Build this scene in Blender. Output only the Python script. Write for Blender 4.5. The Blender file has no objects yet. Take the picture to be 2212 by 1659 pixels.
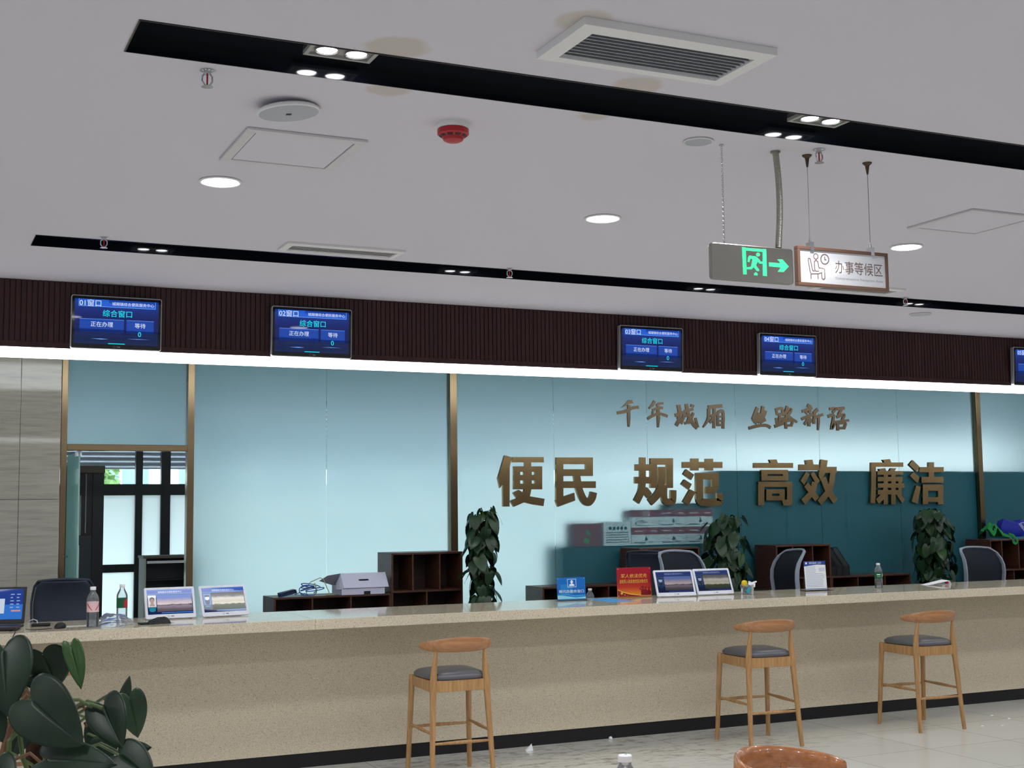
import bpy, math, random
from mathutils import Vector, Matrix

# ------------------------------------------------------------------ camera
IMG_W, IMG_H = 2212.0, 1659.0
FPX = 2840.88
YAW, PITCH, ROLL = 0.43502, 0.09609, -0.01173
CAM = Vector((0.0, 0.0, 1.85))
SCN = bpy.context.scene
COL = SCN.collection


def cam_basis():
    cy, sy, cp, sp = math.cos(YAW), math.sin(YAW), math.cos(PITCH), math.sin(PITCH)
    f = Vector((sy * cp, cy * cp, sp))
    r = Vector((cy, -sy, 0.0))
    u = r.cross(f)
    c, s = math.cos(ROLL), math.sin(ROLL)
    return f, c * r + s * u, c * u - s * r


CF, CR, CU = cam_basis()
cd = bpy.data.cameras.new('camera')
cam = bpy.data.objects.new('camera', cd)
COL.objects.link(cam)
cd.sensor_width = 36.0
cd.lens = 36.0 * FPX / IMG_W
cd.clip_start = 0.05
cam.matrix_world = Matrix(((CR.x, CU.x, -CF.x, CAM.x), (CR.y, CU.y, -CF.y, CAM.y), (CR.z, CU.z, -CF.z, CAM.z), (0, 0, 0, 1)))
SCN.camera = cam

# ------------------------------------------------------------------ sky, exposure
w = bpy.data.worlds.new('sky')
SCN.world = w
w.use_nodes = True
bg = w.node_tree.nodes['Background']
bg.inputs[0].default_value = (0.90, 0.955, 0.985, 1)
bg.inputs[1].default_value = 7.6
SCN.view_settings.view_transform = 'Standard'
SCN.view_settings.look = 'None'
SCN.view_settings.gamma = 1.0
SCN.view_settings.use_curve_mapping = False
SCN.view_settings.exposure = 0.0


def area_light(name, loc, rot, sx, sy, power, color=(1, 1, 1), shape='RECTANGLE', spread=math.pi):
    l = bpy.data.lights.new(name, 'AREA')
    l.shape = shape
    l.size = sx
    if shape in ('RECTANGLE', 'ELLIPSE'):
        l.size_y = sy
    l.energy = power
    l.color = color
    l.spread = spread
    o = bpy.data.objects.new(name, l)
    COL.objects.link(o)
    o.location = loc
    o.rotation_euler = rot
    return o


# daylight entering through the windows of the hall (left side and behind the camera)
area_light('daylight_left', (-4.75, 2.0, 1.7), (0, math.radians(-90), 0), 2.4, 8.0, 36, (0.80, 0.88, 1.0))
area_light('daylight_rear', (4.0, -5.7, 1.7), (math.radians(90), 0, 0), 12.0, 2.4, 34, (0.90, 0.95, 1.0))
DOWNLIGHT_POWER = 10.5

# ------------------------------------------------------------------ measured planes (metres)
ZC = 3.118          # hall ceiling
YF = 7.42           # fascia face
YG = 12.0           # glass partition
ZT = 1.109          # counter top
Y0 = 9.046          # counter top front edge
YB = 9.916          # counter top back edge
Y1 = 9.563          # counter front face
ZP = 0.30           # raised staff floor


def ray(px, py):
    return CF * FPX + CR * (px - IMG_W / 2) - CU * (py - IMG_H / 2)


def at_y(px, py, Y):
    d = ray(px, py)
    return CAM + d * (Y / d.y)


def at_z(px, py, Z):
    d = ray(px, py)
    return CAM + d * ((Z - CAM.z) / d.z)


def at_d(px, py, D):
    return CAM + ray(px, py) * (D / FPX)


# ------------------------------------------------------------------ materials
def lin(c):
    return tuple(((x / 255.0) / 12.92 if x / 255.0 <= 0.04045 else ((x / 255.0 + 0.055) / 1.055) ** 2.4) for x in c) + (1.0,)


MATS = {}


def mat(name, col=(200, 200, 200), rough=0.5, metal=0.0, spec=0.5, emit=None, estr=0.0, trans=0.0, alpha=1.0, ior=1.45, coat=0.0):
    if name in MATS:
        return MATS[name]
    m = bpy.data.materials.new(name)
    m.use_nodes = True
    b = m.node_tree.nodes['Principled BSDF']
    b.inputs['Base Color'].default_value = lin(col)
    b.inputs['Roughness'].default_value = rough
    b.inputs['Metallic'].default_value = metal
    b.inputs['Specular IOR Level'].default_value = spec
    b.inputs['Transmission Weight'].default_value = trans
    b.inputs['IOR'].default_value = ior
    b.inputs['Alpha'].default_value = alpha
    b.inputs['Coat Weight'].default_value = coat
    b.inputs['Coat Roughness'].default_value = 0.03
    if emit:
        b.inputs['Emission Color'].default_value = lin(emit)
        b.inputs['Emission Strength'].default_value = estr
    MATS[name] = m
    return m


def nodes_of(m):
    nt = m.node_tree
    return nt, nt.nodes, nt.links, nt.nodes['Principled BSDF']


def ramp(nt, stops):
    r = nt.nodes.new('ShaderNodeValToRGB')
    e = r.color_ramp.elements
    while len(e) < len(stops):
        e.new(0.5)
    for i, (p, c) in enumerate(stops):
        e[i].position = p
        e[i].color = c if len(c) == 4 else lin(c)
    return r


def coords(nt, scale=(1, 1, 1), kind='Object'):
    t = nt.nodes.new('ShaderNodeTexCoord')
    mp = nt.nodes.new('ShaderNodeMapping')
    mp.inputs['Scale'].default_value = scale
    nt.links.new(t.outputs[kind], mp.inputs['Vector'])
    return mp.outputs['Vector']


def noise(nt, vec, scale, detail=4, rough=0.55):
    n = nt.nodes.new('ShaderNodeTexNoise')
    n.inputs['Scale'].default_value = scale
    n.inputs['Detail'].default_value = detail
    n.inputs['Roughness'].default_value = rough
    nt.links.new(vec, n.inputs['Vector'])
    return n.outputs['Fac']


def mixc(nt, fac, a, b, mode='MIX'):
    x = nt.nodes.new('ShaderNodeMix')
    x.data_type = 'RGBA'
    x.blend_type = mode
    for sock, val in ((x.inputs[0], fac), (x.inputs[6], a), (x.inputs[7], b)):
        if isinstance(val, (int, float)):
            sock.default_value = val
        elif isinstance(val, tuple):
            sock.default_value = val if len(val) == 4 else lin(val)
        else:
            nt.links.new(val, sock)
    return x.outputs[2]


def streaky(name, dark, light, scale, stretch, rough=0.45, spec=0.5, coat=0.0):
    m = mat(name, light, rough, spec=spec, coat=coat)
    nt, N, L, b = nodes_of(m)
    v = coords(nt, stretch)
    n = noise(nt, v, scale, 6, 0.6)
    r = ramp(nt, [(0.3, dark), (0.7, light)])
    L.new(n, r.inputs[0])
    L.new(r.outputs[0], b.inputs['Base Color'])
    return m


# ceiling paint with a few damp stains of its own
M_CEIL = mat('ceiling_paint', (209, 205, 215), 0.9, spec=0.2)
nt, N, L, b = nodes_of(M_CEIL)
v = coords(nt, (1, 1, 1))
acc = lin((209, 205, 215))
for (sx, sy, rr, cc) in ((1.20, 3.30, 0.085, (196, 188, 184)), (1.30, 3.655, 0.06, (196, 188, 184)), (1.585, 2.93, 0.075, (196, 188, 184)), (1.975, 3.325, 0.075, (196, 188, 184)), (2.0, 3.66, 0.04, (196, 188, 184))):
    sub = N.new('ShaderNodeVectorMath')
    sub.operation = 'DISTANCE'
    L.new(v, sub.inputs[0])
    sub.inputs[1].default_value = (sx, sy, ZC)
    nz = noise(nt, v, 12, 3)
    ad = N.new('ShaderNodeMath')
    ad.operation = 'MULTIPLY_ADD'
    L.new(nz, ad.inputs[0])
    ad.inputs[1].default_value = 0.05
    L.new(sub.outputs['Value'], ad.inputs[2])
    r = ramp(nt, [(max(0.0, rr - 0.012 + 0.025), (1, 1, 1, 1)), (rr + 0.012 + 0.025, (0, 0, 0, 1))])
    L.new(ad.outputs[0], r.inputs[0])
    acc = mixc(nt, r.outputs[0], acc, cc)
L.new(acc, b.inputs['Base Color'])

M_WHITE = mat('white_paint', (222, 221, 222), 0.55)
M_WALL = mat('wall_paint', (205, 205, 205), 0.9, spec=0.2)
M_WPLASTIC = mat('white_plastic', (224, 226, 236), 0.35)
M_GREYPL = mat('grey_plastic', (168, 170, 178), 0.5)
M_BLACKGL = mat('black_gloss', (14, 18, 26), 0.08, spec=0.6)
M_BLACK = mat('black_matte', (16, 17, 20), 0.55)
M_BLACKMET = mat('black_metal', (20, 22, 26), 0.4, spec=0.4)
M_CHROME = mat('steel', (196, 198, 202), 0.25, metal=1.0)
M_DULLST = mat('brushed_steel', (150, 148, 142), 0.33, metal=1.0)
M_LAMP = mat('lamp_diffuser', (255, 255, 255), 0.5, emit=(250, 251, 255), estr=14.0)
M_SPOT = mat('spot_lens', (255, 255, 255), 0.5, emit=(250, 252, 255), estr=30.0)
M_LED = mat('led_strip', (255, 255, 255), 0.5, emit=(248, 250, 255), estr=6.5)
M_REFLECT = mat('lamp_cup', (215, 215, 215), 0.2, metal=0.9)
M_FIXT = mat('fixture_grey', (170, 168, 166), 0.4)
M_RED = mat('detector_red', (172, 26, 36), 0.35)
M_DARKRED = mat('dark_slot', (60, 12, 18), 0.6)
M_WOODF = streaky('dark_wood', (50, 29, 29), (66, 40, 40), 3.0, (14, 14, 1.2), 0.5, 0.35)
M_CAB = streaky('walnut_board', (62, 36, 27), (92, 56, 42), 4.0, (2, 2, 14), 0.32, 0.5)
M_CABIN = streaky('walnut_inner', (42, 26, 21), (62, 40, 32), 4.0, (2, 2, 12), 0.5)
M_OAK = streaky('oak_wood', (160, 117, 72), (196, 154, 104), 6.0, (9, 9, 0.9), 0.4)
M_TEAK = streaky('warm_wood', (152, 104, 68), (190, 136, 92), 5.0, (0.9, 9, 9), 0.28, coat=0.3)
M_TEAKD = streaky('polished_wood', (152, 92, 52), (186, 122, 76), 5.0, (0.9, 9, 12), 0.22, coat=0.5)
M_LEATHER = mat('grey_leather', (92, 92, 98), 0.3, spec=0.55)
M_GOLD = mat('gold_metal', (166, 131, 84), 0.2, metal=1.0)
nt, N, L, b = nodes_of(M_GOLD)
L.new(ramp(nt, [(0.3, (142, 120, 86)), (0.7, (168, 142, 102))]).outputs[0], b.inputs['Base Color'])
rr_ = [n for n in N if n.type == 'VALTORGB'][0]
L.new(noise(nt, coords(nt, (2, 2, 2)), 2.0, 2), rr_.inputs[0])
M_GOLDB = mat('bronze_metal', (84, 72, 58), 0.25, metal=1.0)
M_FRAME = mat('gold_frame', (118, 102, 78), 0.2, metal=1.0)

# quartz counter: beige with dark and pale chips
M_QUARTZ = mat('quartz', (206, 190, 160), 0.28, spec=0.5)
nt, N, L, b = nodes_of(M_QUARTZ)
v = coords(nt)
c0 = mixc(nt, noise(nt, v, 60, 3), (203, 189, 164), (214, 202, 178))
vo = N.new('ShaderNodeTexVoronoi')
vo.inputs['Scale'].default_value = 270
L.new(v, vo.inputs['Vector'])
sep = N.new('ShaderNodeSeparateColor')
L.new(vo.outputs['Color'], sep.inputs[0])
r1 = ramp(nt, [(0.94, (0, 0, 0, 1)), (0.97, (1, 1, 1, 1))])
L.new(sep.outputs[0], r1.inputs[0])
r2 = ramp(nt, [(0.80, (0, 0, 0, 1)), (0.82, (1, 1, 1, 1))])
L.new(sep.outputs[1], r2.inputs[0])
c1 = mixc(nt, r1.outputs[0], c0, (146, 130, 108))
c2 = mixc(nt, r2.outputs[0], c1, (226, 216, 196))
L.new(c2, b.inputs['Base Color'])
M_QTOP = M_QUARTZ.copy()
M_QTOP.name = 'quartz_polished'
bb = M_QTOP.node_tree.nodes['Principled BSDF']
bb.inputs['Roughness'].default_value = 0.07
bb.inputs['Specular IOR Level'].default_value = 0.35
bb.inputs['Coat Roughness'].default_value = 0.03

# floor tiles with joints, worn dirt near the counter
M_FLOOR = mat('floor_tile', (200, 198, 188), 0.16, spec=0.5)
nt, N, L, b = nodes_of(M_FLOOR)
v = coords(nt)
br = N.new('ShaderNodeTexBrick')
br.offset = 0.0
br.inputs['Scale'].default_value = 1.0
br.inputs['Brick Width'].default_value = 0.8
br.inputs['Row Height'].default_value = 0.8
br.inputs['Mortar Size'].default_value = 0.003
br.inputs['Color1'].default_value = lin((214, 214, 206))
br.inputs['Color2'].default_value = lin((209, 209, 201))
br.inputs['Mortar'].default_value = lin((150, 146, 136))
L.new(v, br.inputs['Vector'])
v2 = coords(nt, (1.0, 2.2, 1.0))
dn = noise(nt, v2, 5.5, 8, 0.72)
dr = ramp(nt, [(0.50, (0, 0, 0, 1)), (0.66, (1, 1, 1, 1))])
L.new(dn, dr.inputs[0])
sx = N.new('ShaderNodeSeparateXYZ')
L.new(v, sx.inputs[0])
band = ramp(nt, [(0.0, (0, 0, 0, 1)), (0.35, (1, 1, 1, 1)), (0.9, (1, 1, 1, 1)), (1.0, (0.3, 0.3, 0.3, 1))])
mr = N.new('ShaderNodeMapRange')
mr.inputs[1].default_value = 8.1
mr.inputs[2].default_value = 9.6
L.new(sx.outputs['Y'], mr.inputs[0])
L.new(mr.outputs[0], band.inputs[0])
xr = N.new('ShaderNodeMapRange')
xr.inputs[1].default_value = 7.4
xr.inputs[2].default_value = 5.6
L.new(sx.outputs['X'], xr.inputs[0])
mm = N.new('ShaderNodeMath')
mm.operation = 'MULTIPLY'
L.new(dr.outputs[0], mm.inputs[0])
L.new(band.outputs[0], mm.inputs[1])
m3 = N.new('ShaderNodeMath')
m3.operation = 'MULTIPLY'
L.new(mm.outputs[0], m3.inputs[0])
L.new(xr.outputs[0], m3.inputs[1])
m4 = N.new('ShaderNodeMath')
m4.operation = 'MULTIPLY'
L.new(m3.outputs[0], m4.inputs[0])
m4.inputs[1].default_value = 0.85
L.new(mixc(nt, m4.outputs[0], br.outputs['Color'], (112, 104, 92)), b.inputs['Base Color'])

# marble cladding: fine horizontal veins, polished
M_MARBLE = mat('vein_marble', (140, 138, 128), 0.05, spec=0.5)
nt, N, L, b = nodes_of(M_MARBLE)
v = coords(nt, (0.7, 0.7, 9))
r = ramp(nt, [(0.25, (150, 147, 136)), (0.5, (170, 166, 154)), (0.75, (180, 176, 164))])
L.new(noise(nt, v, 4.5, 7, 0.6), r.inputs[0])
L.new(r.outputs[0], b.inputs['Base Color'])

# frosted glass partition: clear in front, sea-green blurring film on its back face


def glass_face(name, rough, diffuse, clear):
    m = bpy.data.materials.new(name)
    m.use_nodes = True
    t = m.node_tree
    t.nodes.clear()
    o = t.nodes.new('ShaderNodeOutputMaterial')
    c = t.nodes.new('ShaderNodeBsdfTransparent')
    c.inputs['Color'].default_value = (0.97, 0.99, 0.99, 1)
    if clear >= 1.0:
        t.links.new(c.outputs[0], o.inputs[0])
        return m
    c.inputs['Color'].default_value = (0.905, 0.97, 0.968, 1)
    g = t.nodes.new('ShaderNodeBsdfGlass')
    g.inputs['Color'].default_value = (0.945, 0.977, 0.972, 1)
    g.inputs['Roughness'].default_value = rough
    g.inputs['IOR'].default_value = 0.80   # the film faces the back room: light meets it from the glass side
    d = t.nodes.new('ShaderNodeBsdfDiffuse')
    d.inputs['Color'].default_value = (0.02, 0.44, 0.60, 1)
    x = t.nodes.new('ShaderNodeMixShader')
    x.inputs[0].default_value = diffuse
    t.links.new(g.outputs[0], x.inputs[1])
    t.links.new(d.outputs[0], x.inputs[2])
    y = t.nodes.new('ShaderNodeMixShader')
    y.inputs[0].default_value = clear
    t.links.new(x.outputs[0], y.inputs[1])
    t.links.new(c.outputs[0], y.inputs[2])
    t.links.new(y.outputs[0], o.inputs[0])
    return m


M_FROST = [glass_face('glass_front', 0.0, 0.0, 1.0), glass_face('frosted_film', 0.74, 0.20, 0.015)]


def thin_glass(name, col, mixf=0.12, rough=0.02):
    m = bpy.data.materials.new(name)
    m.use_nodes = True
    t = m.node_tree
    t.nodes.clear()
    o = t.nodes.new('ShaderNodeOutputMaterial')
    tr = t.nodes.new('ShaderNodeBsdfTransparent')
    tr.inputs[0].default_value = col
    g = t.nodes.new('ShaderNodeBsdfGlossy')
    g.inputs['Roughness'].default_value = rough
    x = t.nodes.new('ShaderNodeMixShader')
    f = t.nodes.new('ShaderNodeFresnel')
    f.inputs[0].default_value = 1.45
    ad = t.nodes.new('ShaderNodeMath')
    ad.operation = 'MAXIMUM'
    ad.inputs[1].default_value = mixf
    t.links.new(f.outputs[0], ad.inputs[0])
    t.links.new(ad.outputs[0], x.inputs[0])
    t.links.new(tr.outputs[0], x.inputs[1])
    t.links.new(g.outputs[0], x.inputs[2])
    t.links.new(x.outputs[0], o.inputs[0])
    return m


def hazy_glass(name, tint, haze, amount):
    """clear sheet with a pale diffuse and translucent share mixed in"""
    m = thin_glass(name, tint, 0.05, 0.08)
    t = m.node_tree
    o = [n for n in t.nodes if n.type == 'OUTPUT_MATERIAL'][0]
    base = o.inputs[0].links[0].from_socket
    d = t.nodes.new('ShaderNodeBsdfDiffuse')
    d.inputs[0].default_value = haze
    l = t.nodes.new('ShaderNodeBsdfTranslucent')
    l.inputs[0].default_value = haze
    h = t.nodes.new('ShaderNodeMixShader')
    h.inputs[0].default_value = 0.5
    x = t.nodes.new('ShaderNodeMixShader')
    x.inputs[0].default_value = amount
    t.links.new(d.outputs[0], h.inputs[1])
    t.links.new(l.outputs[0], h.inputs[2])
    t.links.new(base, x.inputs[1])
    t.links.new(h.outputs[0], x.inputs[2])
    t.links.new(x.outputs[0], o.inputs[0])
    return m


M_PANE = thin_glass('clear_pane', (0.92, 0.97, 0.97, 1), 0.04)
M_GREENGL = hazy_glass('green_pane', (0.55, 0.85, 0.80, 1), (0.70, 0.94, 0.90, 1), 0.85)  # pale haze colour stands in for bright windows mirrored at a grazing angle
M_TINT = thin_glass('tinted_pane', (0.80, 0.88, 0.92, 1), 0.05)
M_PET = hazy_glass('bottle_plastic', (0.955, 0.97, 0.98, 1), (0.72, 0.76, 0.82, 1), 0.14)
M_WATER = thin_glass('bottle_water', (0.95, 0.965, 0.975, 1), 0.03, 0.02)
M_ACRYL = thin_glass('acrylic', (0.90, 0.95, 0.96, 1), 0.08)
M_FILM = hazy_glass('plastic_film', (0.955, 0.965, 0.985, 1), (0.72, 0.75, 0.84, 1), 0.22)
M_MESHF = thin_glass('black_wire_mesh', (0.34, 0.38, 0.42, 1), 0.02, 0.5)

M_FPANE = bpy.data.materials.new('milk_pane')     # window panes covered with white film
M_FPANE.use_nodes = True
nt = M_FPANE.node_tree
nt.nodes.clear()
out = nt.nodes.new('ShaderNodeOutputMaterial')
tl = nt.nodes.new('ShaderNodeBsdfTranslucent')
tl.inputs[0].default_value = (0.54, 0.60, 0.605, 1)
nt.links.new(tl.outputs[0], out.inputs[0])

M_LEAF = mat('leaf_green', (34, 62, 34), 0.32, spec=0.5)
nt, N, L, b = nodes_of(M_LEAF)
r = ramp(nt, [(0.3, (22, 44, 26)), (0.7, (40, 70, 38))])
L.new(noise(nt, coords(nt), 9, 3), r.inputs[0])
L.new(r.outputs[0], b.inputs['Base Color'])
M_LEAFY = mat('leaf_young', (40, 74, 28), 0.32)
M_LEAFN = mat('leaf_deep', (32, 54, 36), 0.4, spec=0.3)
nt, N, L, b = nodes_of(M_LEAFN)
r = ramp(nt, [(0.3, (15, 34, 21)), (0.7, (26, 48, 31))])
L.new(noise(nt, coords(nt), 14, 3), r.inputs[0])
L.new(r.outputs[0], b.inputs['Base Color'])
M_STEM = mat('stem_green', (74, 92, 48), 0.5)
M_STEMB = mat('stem_brown', (112, 78, 52), 0.6)
M_COIR = streaky('coir_fibre', (36, 24, 18), (66, 46, 34), 20, (4, 4, 1), 0.9, 0.1)
M_POT = mat('pot_ceramic', (196, 192, 186), 0.4)
M_SOIL = mat('soil', (46, 34, 26), 0.95)
M_MESHB = mat('chair_mesh', (34, 38, 46), 0.8, spec=0.2)
M_MESHBACK = mat('chair_shell', (62, 68, 80), 0.75, spec=0.25)
M_CHFRAME = mat('chair_frame', (140, 148, 162), 0.45)
M_CARD = mat('white_card', (206, 206, 226), 0.7, spec=0.2)
M_PAPER = mat('paper', (236, 238, 242), 0.8, spec=0.1)
M_CARTRED = mat('carton_red', (150, 36, 52), 0.6)
M_CARTW = mat('carton_white', (226, 232, 234), 0.6)
M_INK = mat('print_ink', (34, 44, 54), 0.7)
M_INKW = mat('print_pale', (240, 214, 218), 0.7)
M_CUP = mat('cupboard_steel', (52, 62, 70), 0.5)
M_CUP2 = mat('cupboard_door', (60, 72, 80), 0.5)
M_BLUEC = mat('cable_blue', (46, 92, 170), 0.5)
M_YELC = mat('cable_yellow', (170, 172, 120), 0.5)
M_NAVY = mat('navy_plastic', (24, 40, 92), 0.4)
M_GREENBAG = mat('green_fabric', (24, 132, 62), 0.7)
M_BLUEBAG = mat('blue_fabric', (34, 44, 160), 0.7)
M_LBLUE = mat('light_blue', (72, 156, 206), 0.6)
M_MASK = mat('mask_blue', (126, 156, 222), 0.7)
M_CAP = mat('bottle_cap', (236, 236, 240), 0.45)
M_LABR = mat('label_red', (200, 36, 44), 0.5)
M_LABP = mat('label_pale', (226, 190, 194), 0.5)
M_LABG = mat('label_green', (18, 92, 58), 0.5)
M_LABW = mat('label_white', (232, 236, 236), 0.5)
M_FRAMEB = mat('sign_frame', (116, 86, 72), 0.4)
M_SIGNW = mat('sign_white', (222, 224, 230), 0.06, spec=0.6)
M_SIGNT = mat('sign_brown', (122, 98, 98), 0.5)
M_SIGNG = mat('sign_grey_text', (176, 178, 186), 0.5)
M_EXIT = mat('exit_green', (60, 230, 140), 0.4, emit=(36, 238, 116), estr=0.9)
M_TABSTONE = mat('brown_board', (92, 78, 66), 0.5)
M_BEIGE = mat('beige_board', (170, 172, 162), 0.5)
M_HUTCH = mat('black_panel', (14, 16, 22), 0.4)
M_BLINDW = mat('outdoor_louver', (150, 162, 178), 0.6)
M_FACADE = mat('facade_white', (214, 220, 222), 0.8)
M_TREE = mat('tree_green', (120, 160, 96), 0.9)
M_GROUND = mat('ground_paving', (130, 130, 128), 0.9)


def em(name, col, s=1.0):
    return mat(name, (8, 8, 10), 0.03, spec=0.5, emit=col, estr=s)


# ------------------------------------------------------------------ mesh builder
_TXT = {}


def text_shape(body):
    if body in _TXT:
        return _TXT[body]
    c = bpy.data.curves.new('lettering', 'FONT')
    c.body = body
    c.resolution_u = 3
    o = bpy.data.objects.new('lettering', c)
    COL.objects.link(o)
    dg = bpy.context.evaluated_depsgraph_get()
    me = bpy.data.meshes.new_from_object(o.evaluated_get(dg))
    vs = [(v.co.x, v.co.y) for v in me.vertices]
    fs = [tuple(p.vertices) for p in me.polygons]
    bpy.data.objects.remove(o)
    bpy.data.curves.remove(c)
    bpy.data.meshes.remove(me)
    xs = [v[0] for v in vs]
    ys = [v[1] for v in vs]
    x0, x1, y0, y1 = min(xs), max(xs), min(ys), max(ys)
    vs = [(x - (x0 + x1) / 2, y - (y0 + y1) / 2) for x, y in vs]
    _TXT[body] = (vs, fs, x1 - x0, y1 - y0)
    return _TXT[body]


class Frame:
    """local drawing plane: origin o, right u, up v, n towards the viewer"""

    def __init__(s, o, u=(1, 0, 0), v=(0, 0, 1)):
        s.o, s.u, s.v = Vector(o), Vector(u).normalized(), Vector(v).normalized()
        s.n = s.u.cross(s.v)

    def p(s, a, b, h=0.0):
        return s.o + s.u * a + s.v * b + s.n * h


class MB:
    def __init__(s):
        s.v, s.f, s.m = [], [], []

    def add(s, vs, fs, m=0):
        k = len(s.v)
        s.v += [Vector(x) for x in vs]
        for f in fs:
            s.f.append(tuple(i + k for i in f))
            s.m.append(m)
        return s

    def box(s, x0, x1, y0, y1, z0, z1, m=0):
        if x0 > x1: x0, x1 = x1, x0
        if y0 > y1: y0, y1 = y1, y0
        if z0 > z1: z0, z1 = z1, z0
        vs = [(x0, y0, z0), (x1, y0, z0), (x1, y1, z0), (x0, y1, z0), (x0, y0, z1), (x1, y0, z1), (x1, y1, z1), (x0, y1, z1)]
        return s.add(vs, [(0, 3, 2, 1), (4, 5, 6, 7), (0, 1, 5, 4), (1, 2, 6, 5), (2, 3, 7, 6), (3, 0, 4, 7)], m)

    def quad(s, a, b, c, d, m=0):
        return s.add([a, b, c, d], [(0, 1, 2, 3)], m)

    def prism(s, poly, fr, h0, h1, m=0, mside=None):
        """polygon (counter-clockwise seen from the viewer) between heights h0 and h1 over the frame"""
        a = sum(poly[i][0] * poly[(i + 1) % len(poly)][1] - poly[(i + 1) % len(poly)][0] * poly[i][1] for i in range(len(poly)))
        if a < 0:
            poly = poly[::-1]
        n = len(poly)
        top = [fr.p(x, y, h1) for x, y in poly]
        bot = [fr.p(x, y, h0) for x, y in poly]
        s.add(top + bot, [tuple(range(n)), tuple(range(2 * n - 1, n - 1, -1))], m)
        k = len(s.v) - 2 * n
        for i in range(n):
            j = (i + 1) % n
            s.f.append((k + i, k + n + i, k + n + j, k + j))
            s.m.append(m if mside is None else mside)
        return s

    def flat(s, poly, fr, h, m=0):
        a = sum(poly[i][0] * poly[(i + 1) % len(poly)][1] - poly[(i + 1) % len(poly)][0] * poly[i][1] for i in range(len(poly)))
        if a < 0:
            poly = poly[::-1]
        return s.add([fr.p(x, y, h) for x, y in poly], [tuple(range(len(poly)))], m)

    def rect(s, fr, x0, x1, y0, y1, h, m=0):
        return s.flat([(x0, y0), (x1, y0), (x1, y1), (x0, y1)], fr, h, m)

    def disc(s, fr, cx, cy, r, h, m=0, n=24, ry=None):
        ry = ry or r
        return s.flat([(cx + r * math.cos(2 * math.pi * i / n), cy + ry * math.sin(2 * math.pi * i / n)) for i in range(n)], fr, h, m)

    def text(s, body, fr, cx, cy, h, width=None, height=None, m=0, shear=0.0):
        vs, fs, tw, th = text_shape(body)
        if width and height:
            kx, ky = width / tw, height / th
        elif width:
            kx = ky = width / tw
        else:
            kx = ky = height / th
        return s.add([fr.p(cx + x * kx + shear * y * ky, cy + y * ky, h) for x, y in vs], fs, m)

    def tube(s, pts, rad, n=8, m=0, caps=True):
        pts = [Vector(p) for p in pts]
        if not isinstance(rad, (list, tuple)):
            rad = [rad] * len(pts)
        k = len(s.v)
        prev = None
        for i, p in enumerate(pts):
            t = (pts[min(i + 1, len(pts) - 1)] - pts[max(i - 1, 0)]).normalized()
            if prev is None:
                a = Vector((0, 0, 1)) if abs(t.z) < 0.9 else Vector((1, 0, 0))
                e1 = t.cross(a).normalized()
            else:
                e1 = (prev - t * prev.dot(t)).normalized()
            prev = e1
            e2 = t.cross(e1)
            for j in range(n):
                a = 2 * math.pi * j / n
                s.v.append(p + (e1 * math.cos(a) + e2 * math.sin(a)) * rad[i])
        for i in range(len(pts) - 1):
            for j in range(n):
                s.f.append((k + i * n + j, k + i * n + (j + 1) % n, k + (i + 1) * n + (j + 1) % n, k + (i + 1) * n + j))
                s.m.append(m)
        if caps:
            s.f.append(tuple(k + j for j in reversed(range(n))))
            s.m.append(m)
            s.f.append(tuple(k + (len(pts) - 1) * n + j for j in range(n)))
            s.m.append(m)
        return s

    def lathe(s, prof, c=(0, 0, 0), n=24, m=0, sx=1.0, sy=1.0, axis='Z'):
        """profile of (radius, height); material may be per segment"""
        k = len(s.v)
        c = Vector(c)
        for r, z in prof:
            for j in range(n):
                a = 2 * math.pi * j / n
                x, y = r * math.cos(a) * sx, r * math.sin(a) * sy
                s.v.append(c + (Vector((x, y, z)) if axis == 'Z' else Vector((x, -z, y))))
        for i in range(len(prof) - 1):
            mm = m[i] if isinstance(m, (list, tuple)) else m
            for j in range(n):
                s.f.append((k + i * n + j, k + i * n + (j + 1) % n, k + (i + 1) * n + (j + 1) % n, k + (i + 1) * n + j))
                s.m.append(mm)
        for i, rev in ((0, True), (len(prof) - 1, False)):
            if prof[i][0] > 1e-5:
                idx = [k + i * n + j for j in range(n)]
                s.f.append(tuple(reversed(idx)) if rev else tuple(idx))
                mm = m[min(i, len(prof) - 2)] if isinstance(m, (list, tuple)) else m
                s.m.append(mm)
        return s

    def band(s, pts, wid, dirv, th, m=0):
        """flat strip following pts, its width along dirv(i), thickness th"""
        k = len(s.v)
        pts = [Vector(p) for p in pts]
        for i, p in enumerate(pts):
            t = (pts[min(i + 1, len(pts) - 1)] - pts[max(i - 1, 0)]).normalized()
            d = Vector(dirv[i] if isinstance(dirv, list) else dirv).normalized()
            nn = t.cross(d).normalized()
            wd = wid[i] if isinstance(wid, list) else wid
            for a, b2 in ((-1, -1), (1, -1), (1, 1), (-1, 1)):
                s.v.append(p + d * (a * wd / 2) + nn * (b2 * th / 2))
        for i in range(len(pts) - 1):
            for j in range(4):
                s.f.append((k + i * 4 + j, k + i * 4 + (j + 1) % 4, k + (i + 1) * 4 + (j + 1) % 4, k + (i + 1) * 4 + j))
                s.m.append(m)
        s.f.append((k + 3, k + 2, k + 1, k))
        s.m.append(m)
        e = k + (len(pts) - 1) * 4
        s.f.append((e, e + 1, e + 2, e + 3))
        s.m.append(m)
        return s

    def rot(s, M, start=0):
        for i in range(start, len(s.v)):
            s.v[i] = M @ s.v[i]
        return s

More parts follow.
